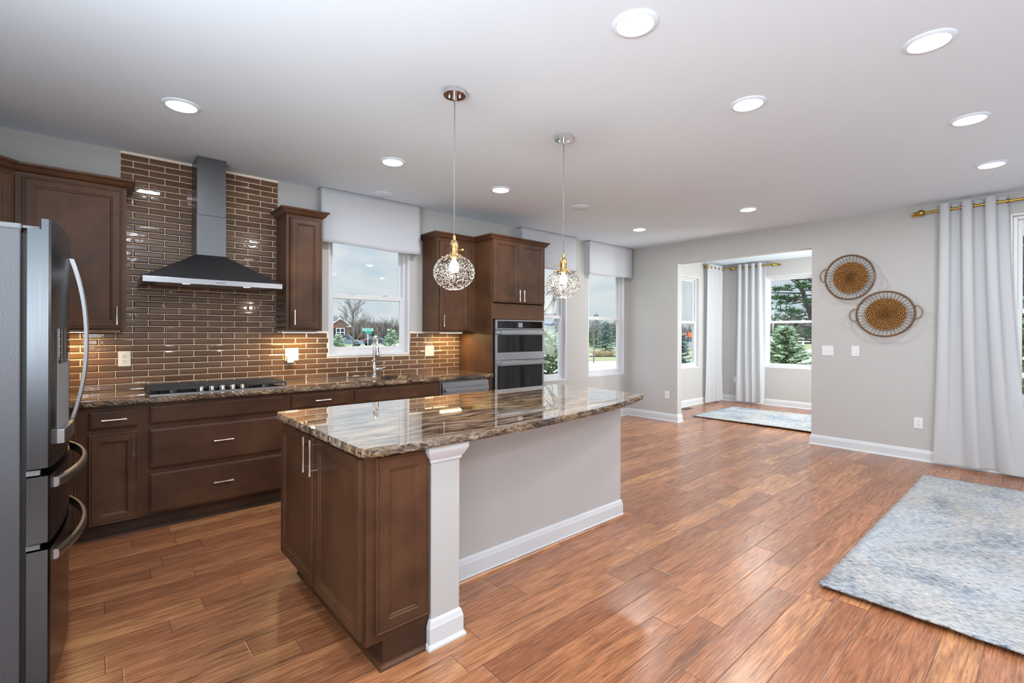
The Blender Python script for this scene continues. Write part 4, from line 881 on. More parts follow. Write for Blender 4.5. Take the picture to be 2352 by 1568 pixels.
# ------------------------------------------------------------------ curtains on short rods
def rod(axis, plane, u0, u1, z, label):
    f = P3(axis, plane); t = thing('curtain_rod', f((u0 + u1) / 2, .0, z), label, 'curtain rod'); d = .095
    MB().tube([f(u0 + .09, d, z), f(u1 - .09, d, z)], .0125, 14).build('rod', OLDBRASS, t, smooth=True, auto=True)
    for a, s_ in ((u0, 1), (u1, -1)):
        prof = [(0, .002), (.010, .016), (.02, .028), (.035, .036), (.05, .036), (.068, .025), (.078, .013), (.082, .013), (.086, .020), (.094, .020), (.097, .014), (.11, .014)]
        m = MB(); m.tube([f(a + s_ * q, d, z) for q, _ in prof], [r_ for _, r_ in prof], 18); m.build('finial', OLDBRASS, t, smooth=True, auto=True)
        m = MB(); m.tube([f(a + s_ * .115, d, z), f(a + s_ * .115, .004, z)], .006, 8); m.tube([f(a + s_ * .115, .006, z), f(a + s_ * .115, .0, z)], .022, 14); m.build('bracket', OLDBRASS, t, smooth=True, auto=True)
def curtain(axis, plane, ua, ub, ba, bb, ztop, zbot, folds, amp, label, seed, cat='curtain'):
    f = P3(axis, plane); rnd = random.Random(seed); t = thing('curtain', f((ua + ub) / 2, .09, zbot), label, cat)
    nu, nz = folds * 22, 40; vs = []; zr = ztop - .055; ph = rnd.uniform(0, 1)
    jit = [rnd.uniform(-.25, .25) for _ in range(folds * 2 + 3)]
    for j in range(nz + 1):
        v = j / nz; z = ztop + (zbot - ztop) * v
        for i in range(nu + 1):
            u = i / nu; q = u * folds * 2; k = int(q); fr = q - k
            w_ = (1 - v) ** .7
            a_ = math.sin(PI * q); aa = (abs(a_) ** .8) * (1 if a_ >= 0 else -1)
            soft = math.sin(PI * q * (1 - .12 * v) + .9 * v * math.sin(u * 7 + seed)) * (.75 + .45 * math.sin(u * 4.3 + seed + v))
            d = .095 + amp * (aa * w_ + soft * (1 - w_) * 1.05) + .012 * v * math.sin(u * 11 + seed)
            uu = (ua + (ub - ua) * u) * (1 - v ** 1.6) + (ba + (bb - ba) * u) * v ** 1.6
            uu += .012 * math.sin(2 * PI * q) * (1 - .5 * v)
            vs.append(f(uu, max(.035, d), z + (.006 * math.sin(u * 9 + seed) if j == nz else 0)))
    m = MB(); m.add(vs, [(j * (nu + 1) + i, j * (nu + 1) + i + 1, (j + 1) * (nu + 1) + i + 1, (j + 1) * (nu + 1) + i) for j in range(nz) for i in range(nu)])
    m.build('curtain_cloth', CURTAIN, t, smooth=True)
    for k in range(folds * 2 + 1):
        u = k / (folds * 2); c = f(ua + (ub - ua) * min(.985, max(.015, u)), .095, zr); ax = (V(1, 0, 0) if axis == 'x' else V(0, 1, 0)); s_ = 1 if k % 2 else -1
        e1 = V(0, 0, 1); e2 = ((V(0, -1, 0) if axis == 'x' else V(-1, 0, 0)) + ax * .5 * s_).normalized()
        MB().ring(c, .021, .0035, e1, e2, 22, 6).build('grommet', OLDBRASS, t, smooth=True)
rod('y', B, .925, .165, 2.645, 'antique brass curtain rod with ball finials above the big curtain on the right')
curtain('y', B, .82, .318, .865, .165, 2.702, .035, 3, .050, 'tall white grommet curtain hanging at the right beside the big window', 3)
rod('x', YN, 8.86, 9.60, 2.652, 'short antique brass curtain rod on the nook side wall')
curtain('x', YN, 8.905, 9.535, 8.89, 9.55, 2.70, .03, 4, .040, 'left white curtain in the nook, beside the narrow side window', 5)
rod('y', XN, 4.235, 3.565, 2.655, 'short antique brass curtain rod on the nook far wall')
curtain('y', XN, 4.165, 3.665, 4.215, 3.670, 2.71, .035, 4, .045, 'right white curtain in the nook, left of the window with the pine', 9)

# ------------------------------------------------------------------ wall baskets
def basket(y, z, RY, RZ, rin, tilt, handles, label, seed):
    rnd = random.Random(seed); t = thing('wall_basket', (B, y, z - RZ), label, 'basket'); ct, st = math.cos(tilt), math.sin(tilt)
    ey, ez = V(0, ct, st), V(0, -st, ct); nx_ = V(-1, 0, 0); c0 = V(B - .030, y, z)
    n = 176; rings = 10; vs = []; m = MB()
    # woven disc: concentric ropes going over and under the radial stakes
    for r_ in range(rings):
        rr = rin * (r_ + .55) / rings; seg = n; k = 6; tr = rin / rings * .44; vs = []
        for i in range(seg):
            a = 2 * PI * i / seg; wv = .0075 * math.sin(a * 20 + (PI if r_ % 2 else 0)); rad = rr + rnd.uniform(-.0007, .0007)
            p = c0 + (ey * math.cos(a) * RY / RZ + ez * math.sin(a)) * rad + nx_ * (.006 + wv); d = (ey * math.cos(a) + ez * math.sin(a)).normalized()
            vs += [p + (d * math.cos(2 * PI * j / k) + nx_ * math.sin(2 * PI * j / k) * .8) * tr for j in range(k)]
        m.add(vs, [(i * k + j, ((i + 1) % seg) * k + j, ((i + 1) % seg) * k + (j + 1) % k, i * k + (j + 1) % k) for i in range(seg) for j in range(k)])
    m.lathe([(.012, 0), (.012, .010), (.006, .014)], c0, '-x', 14); m.build('woven_base', WOVEN, t, smooth=True)
    bk = MB(); bk.add([c0 + (ey * math.cos(2 * PI * i / 64) * RY / RZ + ez * math.sin(2 * PI * i / 64)) * (rin - .004) + nx_ * q_ for q_ in (-.006, -.001) for i in range(64)], [tuple(range(64)), tuple(range(64, 128))] + [(i, (i + 1) % 64, 64 + (i + 1) % 64, 64 + i) for i in range(64)])  # dark backing disc added so the gaps between ropes look shaded
    for i in range(20):
        d = ey * math.cos(2 * PI * (i + .5) / 20) * RY / RZ + ez * math.sin(2 * PI * (i + .5) / 20); bk.tube([c0 + d * .01 + nx_ * .004, c0 + d * (rin - .006) + nx_ * .004], .004, 6)
    bk.build('stakes', BASKETIN, t)
    lift = .040; sp = MB(); ns = 40
    for i in range(ns):
        a = 2 * PI * i / ns; d = ey * math.cos(a) * RY / RZ + ez * math.sin(a)
        sp.tube([c0 + d * (rin - .012) + nx_ * .004, c0 + d * (rin + (RZ - rin) * .55) + nx_ * .018, c0 + d * (RZ - .002) + nx_ * lift], .0026, 6)
    sp.build('spokes', WICKER, t, smooth=True)
    r_ = MB(); N = 150; k = 7
    for s_ in (0, 1):
        vs = []
        for i in range(N):
            a = 2 * PI * i / N; d = (ey * math.cos(a) + ez * math.sin(a)).normalized(); tw = a * 34 + s_ * PI
            p = c0 + (ey * math.cos(a) * RY / RZ + ez * math.sin(a)) * RZ + nx_ * lift + d * .005 * math.cos(tw) + nx_ * .005 * math.sin(tw)
            vs += [p + (d * math.cos(2 * PI * j / k) + nx_ * math.sin(2 * PI * j / k)) * .0078 for j in range(k)]
        r_.add(vs, [(i * k + j, ((i + 1) % N) * k + j, ((i + 1) % N) * k + (j + 1) % k, i * k + (j + 1) % k) for i in range(N) for j in range(k)])
    r_.build('rim', WICKER, t, smooth=True)
    for a0, span, out, rise, gm in handles:
        pts = []; N = 26
        for i in range(N + 1):
            s_ = i / N * 2 - 1; a = math.radians(a0 + s_ * span); e = math.sqrt(max(0, 1 - s_ ** 2 * .999)) ; d = ey * math.cos(a) * RY / RZ + ez * math.sin(a)
            tw = i * 1.1; pts.append(c0 + d * (RZ + out * e) + nx_ * (lift + rise * e) + ez * .0015 * math.sin(tw))
        h = MB(); h.tube(pts, [.0085 + .0015 * math.sin(i * 2.2) for i in range(N + 1)], 8); h.build('handle', gm, t, smooth=True)
basket(1.612, 2.022, .242, .255, .182, math.radians(0), [(8, 17, .052, .02, WICKERG), (187, 15, .008, .055, WICKERG)], 'upper left round woven basket hung on the wall, touching the lower one', 1)
basket(1.278, 1.586, .262, .248, .178, math.radians(-4), [(2, 16, .062, .012, WICKERG), (182, 16, .060, .03, WICKERG)], 'lower right round woven basket hung on the wall beside the curtain', 2)

# ------------------------------------------------------------------ rugs and floor register
def rug(x0, x1, y0, y1, mt, label, seed):
    rnd = random.Random(seed); nx, ny = max(8, int((x1 - x0) / .04)), max(8, int((y1 - y0) / .04)); vs = []
    for j in range(ny + 1):
        for i in range(nx + 1):
            x = x0 + (x1 - x0) * i / nx; y = y0 + (y1 - y0) * j / ny; e = i in (0, nx) or j in (0, ny)
            if e: x += rnd.uniform(-.004, .004); y += rnd.uniform(-.004, .004)
            d_ = min(x - x0, x1 - x); curl = .012 * math.exp(-((d_ / .12) ** 2)) * (.5 + .5 * math.sin(y * 2.3 + seed))
            vs.append((x, y, .0105 + curl + rnd.uniform(-.0006, .0006)))
    m = MB(); m.add(vs, [(j * (nx + 1) + i, j * (nx + 1) + i + 1, (j + 1) * (nx + 1) + i + 1, (j + 1) * (nx + 1) + i) for j in range(ny) for i in range(nx)])
    o = m.build('area_rug', mt, smooth=True); md = o.modifiers.new('s', 'SOLIDIFY'); md.thickness = .009; md.offset = -1
    return tag(o, label, 'rug')
rug(2.935, 5.95, -1.50, .850, RUG, 'large faded blue and cream rug in the right foreground', 1)
rug(7.38, 8.86, 1.70, 3.955, RUG2, 'pale blue faded rug on the floor of the bright nook', 2)
m = MB(); m.box(7.90, 8.20, 4.36, 4.47, .0, .004)
for i in range(12): m.box(7.915 + i * .0225, 7.927 + i * .0225, 4.372, 4.458, .004, .006)
tag(m.build('floor_register', sub_noise('bronze_register', (.09, .055, .035), .4)), 'dark bronze floor vent by the nook side wall', 'floor vent')

# ------------------------------------------------------------------ outdoors
G = -.70
tag(MB().box(-160, 260, 5.2, 260, G - .2, G).build('lawn', LAWN), kind='structure')
tag(MB().box(10.2, 260, -160, 5.2, G - .2, G).build('lawn', LAWN), kind='structure')
def strip_(name, a, b_, w_, z, mt, label=None):
    a = Vector(a); b_ = Vector(b_); d = (b_ - a).normalized(); m = MB(); m.obox(((a + b_) / 2), d, (-d.y, d.x), (b_ - a).length / 2, w_ / 2, G - .05, z)
    return tag(m.build(name, mt), kind='structure')
rd = Vector((.921, -.389)); rc = Vector((29.3, 15.9))
strip_('road', rc - rd * 40, rc + rd * 70, 6.3, G + .012, ROAD)
pn = Vector((.389, .921))
strip_('sidewalk', rc - rd * 40 + pn * 3.75, rc + rd * 70 + pn * 3.75, 1.25, G + .03, CONC)
strip_('sidewalk', Vector((36.1, 28.6)) - rd * 30, Vector((36.1, 28.6)) + rd * 26, .55, G + .02, CONC)
strip_('road', Vector((58, 20)) - Vector((.94, -.34)) * 3, Vector((58, 20)) + Vector((.94, -.34)) * 60, 9., G + .012, ROAD)
strip_('sidewalk', (10, 47.5), (44, 66.5), 2.0, G + .02, CONC)
strip_('road', (8, 52), (48, 76), 3.6, G + .012, CONC)
mb = MB(); rnd = random.Random(3)
P_ = [(27.6 + 4.6 * i / 9 * 2, 29.0 - 2.1 * i / 9 * 2) for i in range(10)]
mb.prism([(x + rnd.uniform(-.2, .2), y - .6 + rnd.uniform(-.15, .15)) for x, y in P_] + [(x, y + .7 + rnd.uniform(-.15, .15)) for x, y in P_[::-1]], G, G + .07)
tag(mb.build('mulch_bed', MULCH), 'dark mulch strip along the lawn seen through the corner window', 'flower bed')

def spikes(mb, p, d, L, r, n=3):
    """one tapering needle spray"""
    d = d.normalized(); e1 = d.orthogonal().normalized(); e2 = d.cross(e1); c = p + d * L * .35
    mb.add([p, *[c + (e1 * math.cos(2 * PI * k / n) + e2 * math.sin(2 * PI * k / n)) * r for k in range(n)], p + d * L], [(0, 1 + (k + 1) % n, 1 + k) for k in range(n)] + [(n + 1, 1 + k, 1 + (k + 1) % n) for k in range(n)])
def spruce(x, y, h, R, seed, label, mt, levels=14, per=9, tw=6, spr=1., group='spruces in the garden'):
    rnd = random.Random(seed); t = thing('spruce_tree', (x, y, G), label, 'tree', group)
    MB().tube([(x, y, G), (x, y, G + h * .5), (x, y, G + h * .97)], [.045 * h * .45, .02 * h * .6, .008], 8).build('trunk', DARKBARK, t, smooth=True)
    m = MB()
    for l in range(levels):
        v = (l + .3) / levels; z0 = G + h * (.05 + .93 * v); Rl = R * (1 - v) ** .85 * rnd.uniform(.85, 1.12) + .03 * R; nb = max(4, int(per * (1 - v * .55)))
        for k in range(nb):
            a = 2 * PI * (k + rnd.uniform(-.4, .4)) / nb + l * 1.3; L = Rl * rnd.uniform(.7, 1.15); o = Vector((math.cos(a), math.sin(a), 0)); base = Vector((x, y, z0 + rnd.uniform(-.3, .3) * h / levels)); dr = -.30 + .65 * v
            for q in range(tw):
                f = (q + .5) / tw; p = base + o * L * f + Vector((0, 0, L * (dr * f + .22 * f * f)))
                for s_ in (-1, 0, 1):
                    d = o + Vector((-o.y, o.x, 0)) * s_ * rnd.uniform(.5, 1.0) + Vector((0, 0, rnd.uniform(-.25, .45)))
                    spikes(m, p, d, spr * (.16 + .34 * (1 - f * .5)) * R * .55 * rnd.uniform(.7, 1.2), .030 * R * spr * rnd.uniform(.7, 1.3) + .008)
    for k in range(4): spikes(m, Vector((x, y, G + h * .93)), Vector((rnd.uniform(-.3, .3), rnd.uniform(-.3, .3), 1)), h * .10, .012 * h * .5)
    m.build('foliage', mt, t); return t
spruce(14.0, 27.5, 2.28, 1.0, 1, 'young green spruce low at the right of the sink window', NEEDLE, 13, 9, 5)
spruce(10.55, 27.2, 1.95, .85, 2, 'young olive green spruce low at the left of the sink window', NEEDLE, 13, 9, 5)
spruce(6.62, 6.52, 2.10, .60, 3, 'bushy green spruce close outside the window behind the oven cabinet', NEEDLE, 18, 13, 6)
spruce(19.6, 6.78, 2.35, 1.12, 4, 'pale green spruce in front of the road in the nook far window', NEEDLE, 18, 14, 6)
spruce(12.0, 6.75, 2.10, .50, 5, 'slim green spruce close outside the nook side window', BLUENEEDLE, 18, 12, 5)
spruce(40.3, 31.2, 3.35, 1.35, 6, 'blue spruce standing alone on the lawn in the corner window', BLUENEEDLE, 13, 10, 5)
spruce(49.6, 40.0, 4.6, 1.2, 7, 'yellowish slim conifer behind the blue spruce in the corner window', DARKNEEDLE, 13, 9, 4)
spruce(60.5, 44.2, 5.3, 1.7, 8, 'dark conifer at the right edge of the corner window', DARKNEEDLE, 13, 9, 4)
spruce(62.5, 51.3, 3.0, 2.0, 9, 'round dark conifer behind the young staked tree in the corner window', DARKNEEDLE, 9, 10, 4)
spruce(13.6, .62, 2.9, 1.0, 10, 'green spruce outside the big window at the right edge', NEEDLE, 16, 11, 5)

def branchy(mb, p, d, L, r, depth, rnd, spread=.6, upw=.25, n=4, kids=(2, 4)):
    q = p + d * L; mid = p + d * L * .5 + Vector((rnd.uniform(-1, 1), rnd.uniform(-1, 1), 0)) * L * .05
    mb.tube([p, mid, q], [r, r * .82, r * .62], n, cap=False)
    if depth == 0: return
    for k in range(rnd.randint(*kids)):
        f = rnd.uniform(.45, 1.); b_ = p + d * L * f; a = rnd.uniform(0, 2 * PI); e1 = d.orthogonal().normalized(); e2 = d.cross(e1)
        nd = (d + (e1 * math.cos(a) + e2 * math.sin(a)) * spread * rnd.uniform(.6, 1.3) + Vector((0, 0, upw))).normalized(); branchy(mb, b_, nd, L * rnd.uniform(.55, .8), r * .55, depth - 1, rnd, spread, upw, 3 if depth < 3 else 4, kids)
def bare_tree(x, y, h, label, seed, r=.05, trunk=.35, depth=4, spread=.6, kids=(3, 4), mt=BARK):
    rnd = random.Random(seed); t = thing('bare_tree', (x, y, G), label, 'tree', 'bare trees'); m = MB()
    MB().tube([(x, y, G), (x + .02, y, G + h * trunk), (x, y, G + h * .7)], [r, r * .8, r * .35], 7).build('trunk', mt, t, smooth=True)
    for k in range(15):
        z = G + h * (trunk * .75 + (.72 - trunk * .75) * k / 14); a = k * 2.4 + rnd.uniform(-.4, .4); d = Vector((math.cos(a) * .75, math.sin(a) * .75, .85)).normalized()
        branchy(m, Vector((x, y, z)), d, h * .17 * (1.25 - .5 * k / 14), r * .38, depth - 1, rnd, spread, .22, 4, kids)
    m.build('branches', mt, t); return t
bare_tree(18.35, 43.7, 5.7, 'leafless grey tree rising in the middle of the sink window', 11, .095, .22, 5, .5)
bare_tree(25.5, 20.75, 3.4, 'young leafless staked tree by the lawn in the corner window', 12, .045, .52, 4, .6)
bare_tree(24.6, 8.35, 3.3, 'thin pale leafless tree beneath the big pine in the nook far window', 13, .04, .45, 4, .5)
bare_tree(9.9, 10.1, 4.2, 'leafless tree by the pale grey house behind the oven cabinet', 14, .05, .4, 4, .5)

# the big pine beyond the nook, leaning to the left
def pine(x, y, h, lean, label, seed, R, z0f=.10, trunk_r=.20, mt=PINEN, dens=1.):
    rnd = random.Random(seed); t = thing('pine_tree', (x, y, G), label, 'tree', 'tall pines'); lv = Vector((*lean, 0))
    P = [Vector((x, y, G + h * f)) + lv * f * f for f in (0, .25, .5, .75, 1)]
    MB().tube(P, [trunk_r, trunk_r * .85, trunk_r * .65, trunk_r * .42, trunk_r * .12], 9).build('trunk', DARKBARK, t, smooth=True)
    m = MB(); fo = MB()
    for k in range(int(46 * dens)):
        f = z0f + (.98 - z0f) * (k + rnd.random()) / (46 * dens); b_ = Vector((x, y, G + h * f)) + lv * f * f; a = rnd.uniform(0, 2 * PI); L = R * (1 - f * .62) * rnd.uniform(.6, 1.15); o = Vector((math.cos(a), math.sin(a), rnd.uniform(-.05, .28)))
        tip = b_ + o * L; m.tube([b_, b_ + o * L * .5 + Vector((0, 0, -.05 * L)), tip], [.055, .035, .012], 4)
        for q in range(13):
            g = .30 + .72 * q / 12; c = b_ + o * L * g + Vector((rnd.uniform(-.24, .24), rnd.uniform(-.24, .24), rnd.uniform(-.05, .10))) * L * .38
            for s_ in range(8): spikes(fo, c, Vector((rnd.uniform(-1, 1), rnd.uniform(-1, 1), rnd.uniform(-.2, .55))) + o * .5, rnd.uniform(.25, .5), .035)
    m.build('branches', DARKBARK, t); fo.build('foliage', mt, t); return t
pine(34.7, 10.05, 9.5, (-1.35, 3.3), 'big dark pine leaning across the nook far window', 21, 4.3, dens=1.7)
pine(27.5, .9, 9.0, (.2, .2), 'tall pine outside the big window at the right edge', 22, 3.0, .15)

# brick house with a gable
def house():
    c = Vector((34.9, 89.1)); u = Vector((.925, -.379)); nn = Vector((-.379, -.925)); t = thing('brick_house', (34.9, 89.1, G), 'red brick house with white trimmed gable at the left of the sink window', 'house')
    def pt(a, d, z): q = c + u * a - nn * d; return (q.x, q.y, z)
    w_, ze, za = 1.55, 2.60, 3.92
    m = MB(); m.add([pt(-w_, 0, G), pt(w_ + .1, 0, G), pt(w_ + .1, 0, ze), pt(0, 0, za - .1), pt(-w_, 0, ze), pt(-w_, 5, G), pt(w_ + .1, 5, G), pt(w_ + .1, 5, ze), pt(0, 5, za - .1), pt(-w_, 5, ze)], [(0, 1, 2, 3, 4), (9, 8, 7, 6, 5), (0, 5, 6, 1), (1, 6, 7, 2), (4, 9, 5, 0), (2, 7, 8, 3), (3, 8, 9, 4)]); m.build('wall', BRICK, t)
    m = MB(); m.add([pt(-12, .8, G), pt(-w_, .8, G), pt(-w_, .8, 2.6), pt(-12, .8, 2.6), pt(-12, 9, G), pt(-w_, 9, G), pt(-w_, 9, 2.6), pt(-12, 9, 2.6)], [(0, 1, 2, 3), (7, 6, 5, 4), (0, 4, 5, 1), (1, 5, 6, 2), (3, 2, 6, 7), (0, 3, 7, 4)]); m.build('side_wall', BRICK, t)
    m = MB(); m.add([pt(-12.4, .3, 2.55), pt(0, .3, 2.55), pt(-.6, 4.8, 4.35), pt(-12.4, 4.8, 4.35), pt(0, 9.4, 2.55), pt(-12.4, 9.4, 2.55), pt(-12.4, .3, 2.65), pt(0, .3, 2.65), pt(-.6, 4.8, 4.5), pt(-12.4, 4.8, 4.5), pt(0, 9.4, 2.65), pt(-12.4, 9.4, 2.65)], [(6, 7, 8, 9), (9, 8, 10, 11), (0, 3, 2, 1), (3, 5, 4, 2), (0, 1, 7, 6), (1, 2, 8, 7), (2, 4, 10, 8), (5, 11, 10, 4), (0, 6, 9, 3), (3, 9, 11, 5)])
    m.add([pt(-w_ - .3, -.25, ze - .12), pt(0, -.25, za), pt(w_ + .3, -.25, ze - .12), pt(w_ + .3, 5, ze - .12), pt(0, 5, za), pt(-w_ - .3, 5, ze - .12)], [(0, 1, 4, 5), (1, 2, 3, 4)]); m.build('roof', ROOF, t)
    m = MB()
    for s_ in (-1, 1): m.add([pt(s_ * (w_ + .34), -.3, ze - .16), pt(s_ * (w_ + .34), -.3, ze + .06), pt(0, -.3, za + .12), pt(0, -.3, za - .14), pt(s_ * (w_ + .34), -.1, ze - .16), pt(s_ * (w_ + .34), -.1, ze + .06), pt(0, -.1, za + .12), pt(0, -.1, za - .14)], [(0, 1, 2, 3), (7, 6, 5, 4), (0, 4, 5, 1), (1, 5, 6, 2), (3, 2, 6, 7), (0, 3, 7, 4)])
    for s_ in (-1, 1): m.add([pt(s_ * (w_ + .42), -.3, ze - .30), pt(s_ * (w_ - .35), -.3, ze - .30), pt(s_ * (w_ - .35), -.3, ze - .12), pt(s_ * (w_ + .42), -.3, ze - .12), pt(s_ * (w_ + .42), 0, ze - .30), pt(s_ * (w_ - .35), 0, ze - .30), pt(s_ * (w_ - .35), 0, ze - .12), pt(s_ * (w_ + .42), 0, ze - .12)], [(0, 1, 2, 3), (7, 6, 5, 4), (0, 4, 5, 1), (1, 5, 6, 2), (3, 2, 6, 7), (0, 3, 7, 4)])
    m.build('eave_trim', WHITEP, t)
    def fb(m, a0, a1, d0, d1, z0, z1): m.add([pt(a0, -d1, z0), pt(a1, -d1, z0), pt(a1, -d1, z1), pt(a0, -d1, z1), pt(a0, -d0, z0), pt(a1, -d0, z0), pt(a1, -d0, z1), pt(a0, -d0, z1)], [(0, 1, 2, 3), (7, 6, 5, 4), (0, 4, 5, 1), (1, 5, 6, 2), (3, 2, 6, 7), (0, 3, 7, 4)])
    m = MB()
    for z in (.62, 1.26, 2.02): fb(m, -.72, .72, .0, .12, z - .05, z + .05)
    for a in (-.72, 0, .72): fb(m, a - .06, a + .06, 0, .12, .62, 2.02)
    f_ = m.build('window', WHITEP, t); m = MB(); fb(m, -.70, .70, 0, .05, .64, 2.0); m.build('pane', CARGLASS, f_)
    for a in (-.98, .98): m = MB(); fb(m, a - .2, a + .2, 0, .07, .55, 2.05); m.build('shutter', DARKSLOT, t)
house()
t = thing('grey_house', (38.5, 37.8, G), 'pale grey sided house behind the spruce outside the oven side window', 'house')
m = MB(); m.obox((37.2, 37.5), (.72, -.69), (.69, .72), 3.2, 3., G, 2.0); m.build('wall', SIDING, t)
cH = Vector((37.2, 37.5)); uH = Vector((.72, -.69)); vH = Vector((.69, .72)); m = MB()
def hp(a, b_, z): q = cH + uH * a + vH * b_; return (q.x, q.y, z)
m.add([hp(-3.6, -3.3, 1.95), hp(3.6, -3.3, 1.95), hp(3.6, 0, 3.5), hp(-3.6, 0, 3.5), hp(3.6, 3.3, 1.95), hp(-3.6, 3.3, 1.95)], [(0, 1, 2, 3), (3, 2, 4, 5), (0, 3, 5), (1, 4, 2), (0, 5, 4, 1)]); m.build('roof', ROOF, t)

# parked cars
def car(x, y, yaw, paint, label, suv=0):
    t = thing('parked_car', (x, y, G), label, 'car', 'parked cars'); ca, sa = math.cos(yaw), math.sin(yaw)
    def pt(l, w_, z): return (x + l * ca - w_ * sa, y + l * sa + w_ * ca, G + z)
    def ext(prof, w0, w1=None):
        m = MB(); n = len(prof); w1 = w1 or [w0] * n
        vs = [pt(l, -w_, z) for (l, z), w_ in zip(prof, w1)] + [pt(l, w_, z) for (l, z), w_ in zip(prof, w1)]
        return m.add(vs, [tuple(range(n)), tuple(range(2 * n - 1, n - 1, -1))] + [(i, (i + 1) % n, (i + 1) % n + n, i + n) for i in range(n)])
    hgt = 1.42 + .22 * suv
    ext([(-2.25, .32), (2.2, .32), (2.32, .55), (2.15, .78), (1.1, .93), (-1.75, 1.0), (-2.25, .95), (-2.32, .6)], .88).build('car_body', paint, t, bevel=.06, seg=3)
    gr = [(1.05, .90), (.30, hgt - .06), (-.1, hgt), (-.95 - .5 * suv, hgt - .01), (-1.75, .96)]
    ext(gr, .8, [.84, .68, .66, .66, .82]).build('cabin_glass', CARGLASS, t, bevel=.02)
    ext([(.32, hgt - .05), (-.1, hgt + .012), (-.95 - .5 * suv, hgt + .005), (-1.2 - .4 * suv, hgt - .10), (-1.15 - .4 * suv, hgt - .14), (-.9, hgt - .05), (-.1, hgt - .04), (.30, hgt - .09)], .69).build('roof_panel', paint, t)
    for l in (1.42, -1.42):
        for s_ in (-1, 1):
            m = MB(); c = Vector(pt(l, .80 * s_, .33)); e1 = Vector((ca, sa, 0)); e2 = V(0, 0, 1); nz = Vector((-sa, ca, 0)) * s_
            n = 20; vs = []
            for h_, r_ in ((-.09, .33), (.09, .33), (.10, .22), (.07, .20)): vs += [c + nz * h_ + (e1 * math.cos(2 * PI * k / n) + e2 * math.sin(2 * PI * k / n)) * r_ for k in range(n)]
            m.add(vs, [(j * n + k, j * n + (k + 1) % n, (j + 1) * n + (k + 1) % n, (j + 1) * n + k) for j in range(3) for k in range(n)] + [tuple(range(n)), tuple(3 * n + k for k in range(n))]); m.build('wheel', RUBBER, t)
    for s_ in (-1, 1):
        m = MB(); m.add([pt(-2.33, .5 * s_, .72), pt(-2.33, .86 * s_, .72), pt(-2.31, .86 * s_, .92), pt(-2.31, .5 * s_, .92), pt(-2.1, .5 * s_, .72), pt(-2.1, .90 * s_, .72), pt(-2.1, .90 * s_, .92), pt(-2.1, .5 * s_, .92)], [(0, 1, 2, 3), (7, 6, 5, 4), (0, 4, 5, 1), (1, 5, 6, 2), (3, 2, 6, 7), (0, 3, 7, 4)]); m.build('tail_light', REDL, t)
    return t
car(27.3, 67.2, -.55, CARS, 'blue grey car parked before the brick house', 1)
car(32.6, 68.6, -.18, CARB, 'dark car showing its red tail light behind the street sign')
car(55.2, 29.9, -.9, CARL, 'silver car parked beyond the spruce in the nook side window', 1)
for k, (q, h_, lb) in enumerate((((51.9, 28.9), 1.15, 'larger orange panel on a post above the silver car'), ((52.4, 28.4), 1.35, 'smaller orange panel on a post above the silver car'))):
    t = thing('orange_sign', (*q, G), lb, 'sign', 'orange panels on the road'); e_ = Vector((.46, -.88)); z_ = 1.02 + k * .12
    m = MB(); m.obox(q, e_, (-e_.y, e_.x), .30 - k * .06, .02, z_ - .34 + .1 * k, z_ + .34 - .06 * k); m.build('sign_panel', ORANGE, t, bevel=.01); MB().tube([(*q, G), (*q, z_ - .3)], .03, 6).build('post', GALV, t)

# street signs, lamp post, fence, railing
def street_sign(x, y, z, e_, L, hh, label, mt, text):
    t = thing('street_sign', (x, y, G), label, 'sign', 'street name signs'); e_ = Vector(e_).normalized()
    MB().tube([(x, y, G), (x, y, z - hh * .6)], .035, 8).build('post', GALV, t, smooth=True)
    m = MB(); m.obox((x, y), e_, (-e_.y, e_.x), L / 2, .012, z - hh / 2, z + hh / 2); m.build('border', SIGNT, t)
    m = MB(); m.obox((x, y), e_, (-e_.y, e_.x), L / 2 - .025, .016, z - hh / 2 + .025, z + hh / 2 - .025); p = m.build('name_plate', mt, t)
    if text:
        cu = bpy.data.curves.new('lettering', 'FONT'); cu.body = text; cu.size = hh * .74; cu.align_x = 'CENTER'; cu.align_y = 'CENTER'; cu.extrude = .004
        tmp = bpy.data.objects.new('lettering', cu); COL.objects.link(tmp); bpy.context.view_layer.update()
        me = bpy.data.meshes.new_from_object(tmp.evaluated_get(bpy.context.evaluated_depsgraph_get())); bpy.data.objects.remove(tmp); bpy.data.curves.remove(cu)
        o = bpy.data.objects.new('lettering', me); COL.objects.link(o); o.parent = p; me.materials.clear(); me.materials.append(SIGNT)
        nn = Vector((e_.y, -e_.x, 0)); 
        R = Matrix((Vector((e_.x, e_.y, 0)), V(0, 0, 1), nn)).transposed().to_4x4(); R.translation = Vector((x, y, z)) + nn * .019 - t.location; o.matrix_local = R
    return t, e_
t, e_ = street_sign(17.66, 39.0, 1.557, (.77, -.64), .90, .24, 'green street name sign on a pale post seen through the sink window', SIGNG, 'Trellis Creek')
m = MB(); c = Vector((17.66, 39.0)); q = c + e_ * .06
m.obox(q, (e_.x * .35 - e_.y * .9, e_.y * .35 + e_.x * .9), (e_.x * .9 + e_.y * .35, e_.y * .9 - e_.x * .35), .42, .012, 1.21, 1.43); m.build('cross_plate', SIGNG, t)
street_sign(27.35, 9.35, 1.67, (.33, -.94), .42, .165, 'small teal street sign above the pale spruce in the nook far window', SIGNC, '')
t = thing('lamp_post', (64.1, 23.6, G), 'thin white lamp post left of the pale spruce in the nook far window', 'lamp post')
MB().tube([(64.1, 23.6, G), (64.1, 23.6, 4.2)], [.07, .05], 8).build('post', WHITEP, t); MB().lathe([(.05, 4.2), (.22, 4.3), (.25, 4.55), (.05, 4.7)], (64.1, 23.6, 0), 'z', 12).build('lantern', GALV, t)
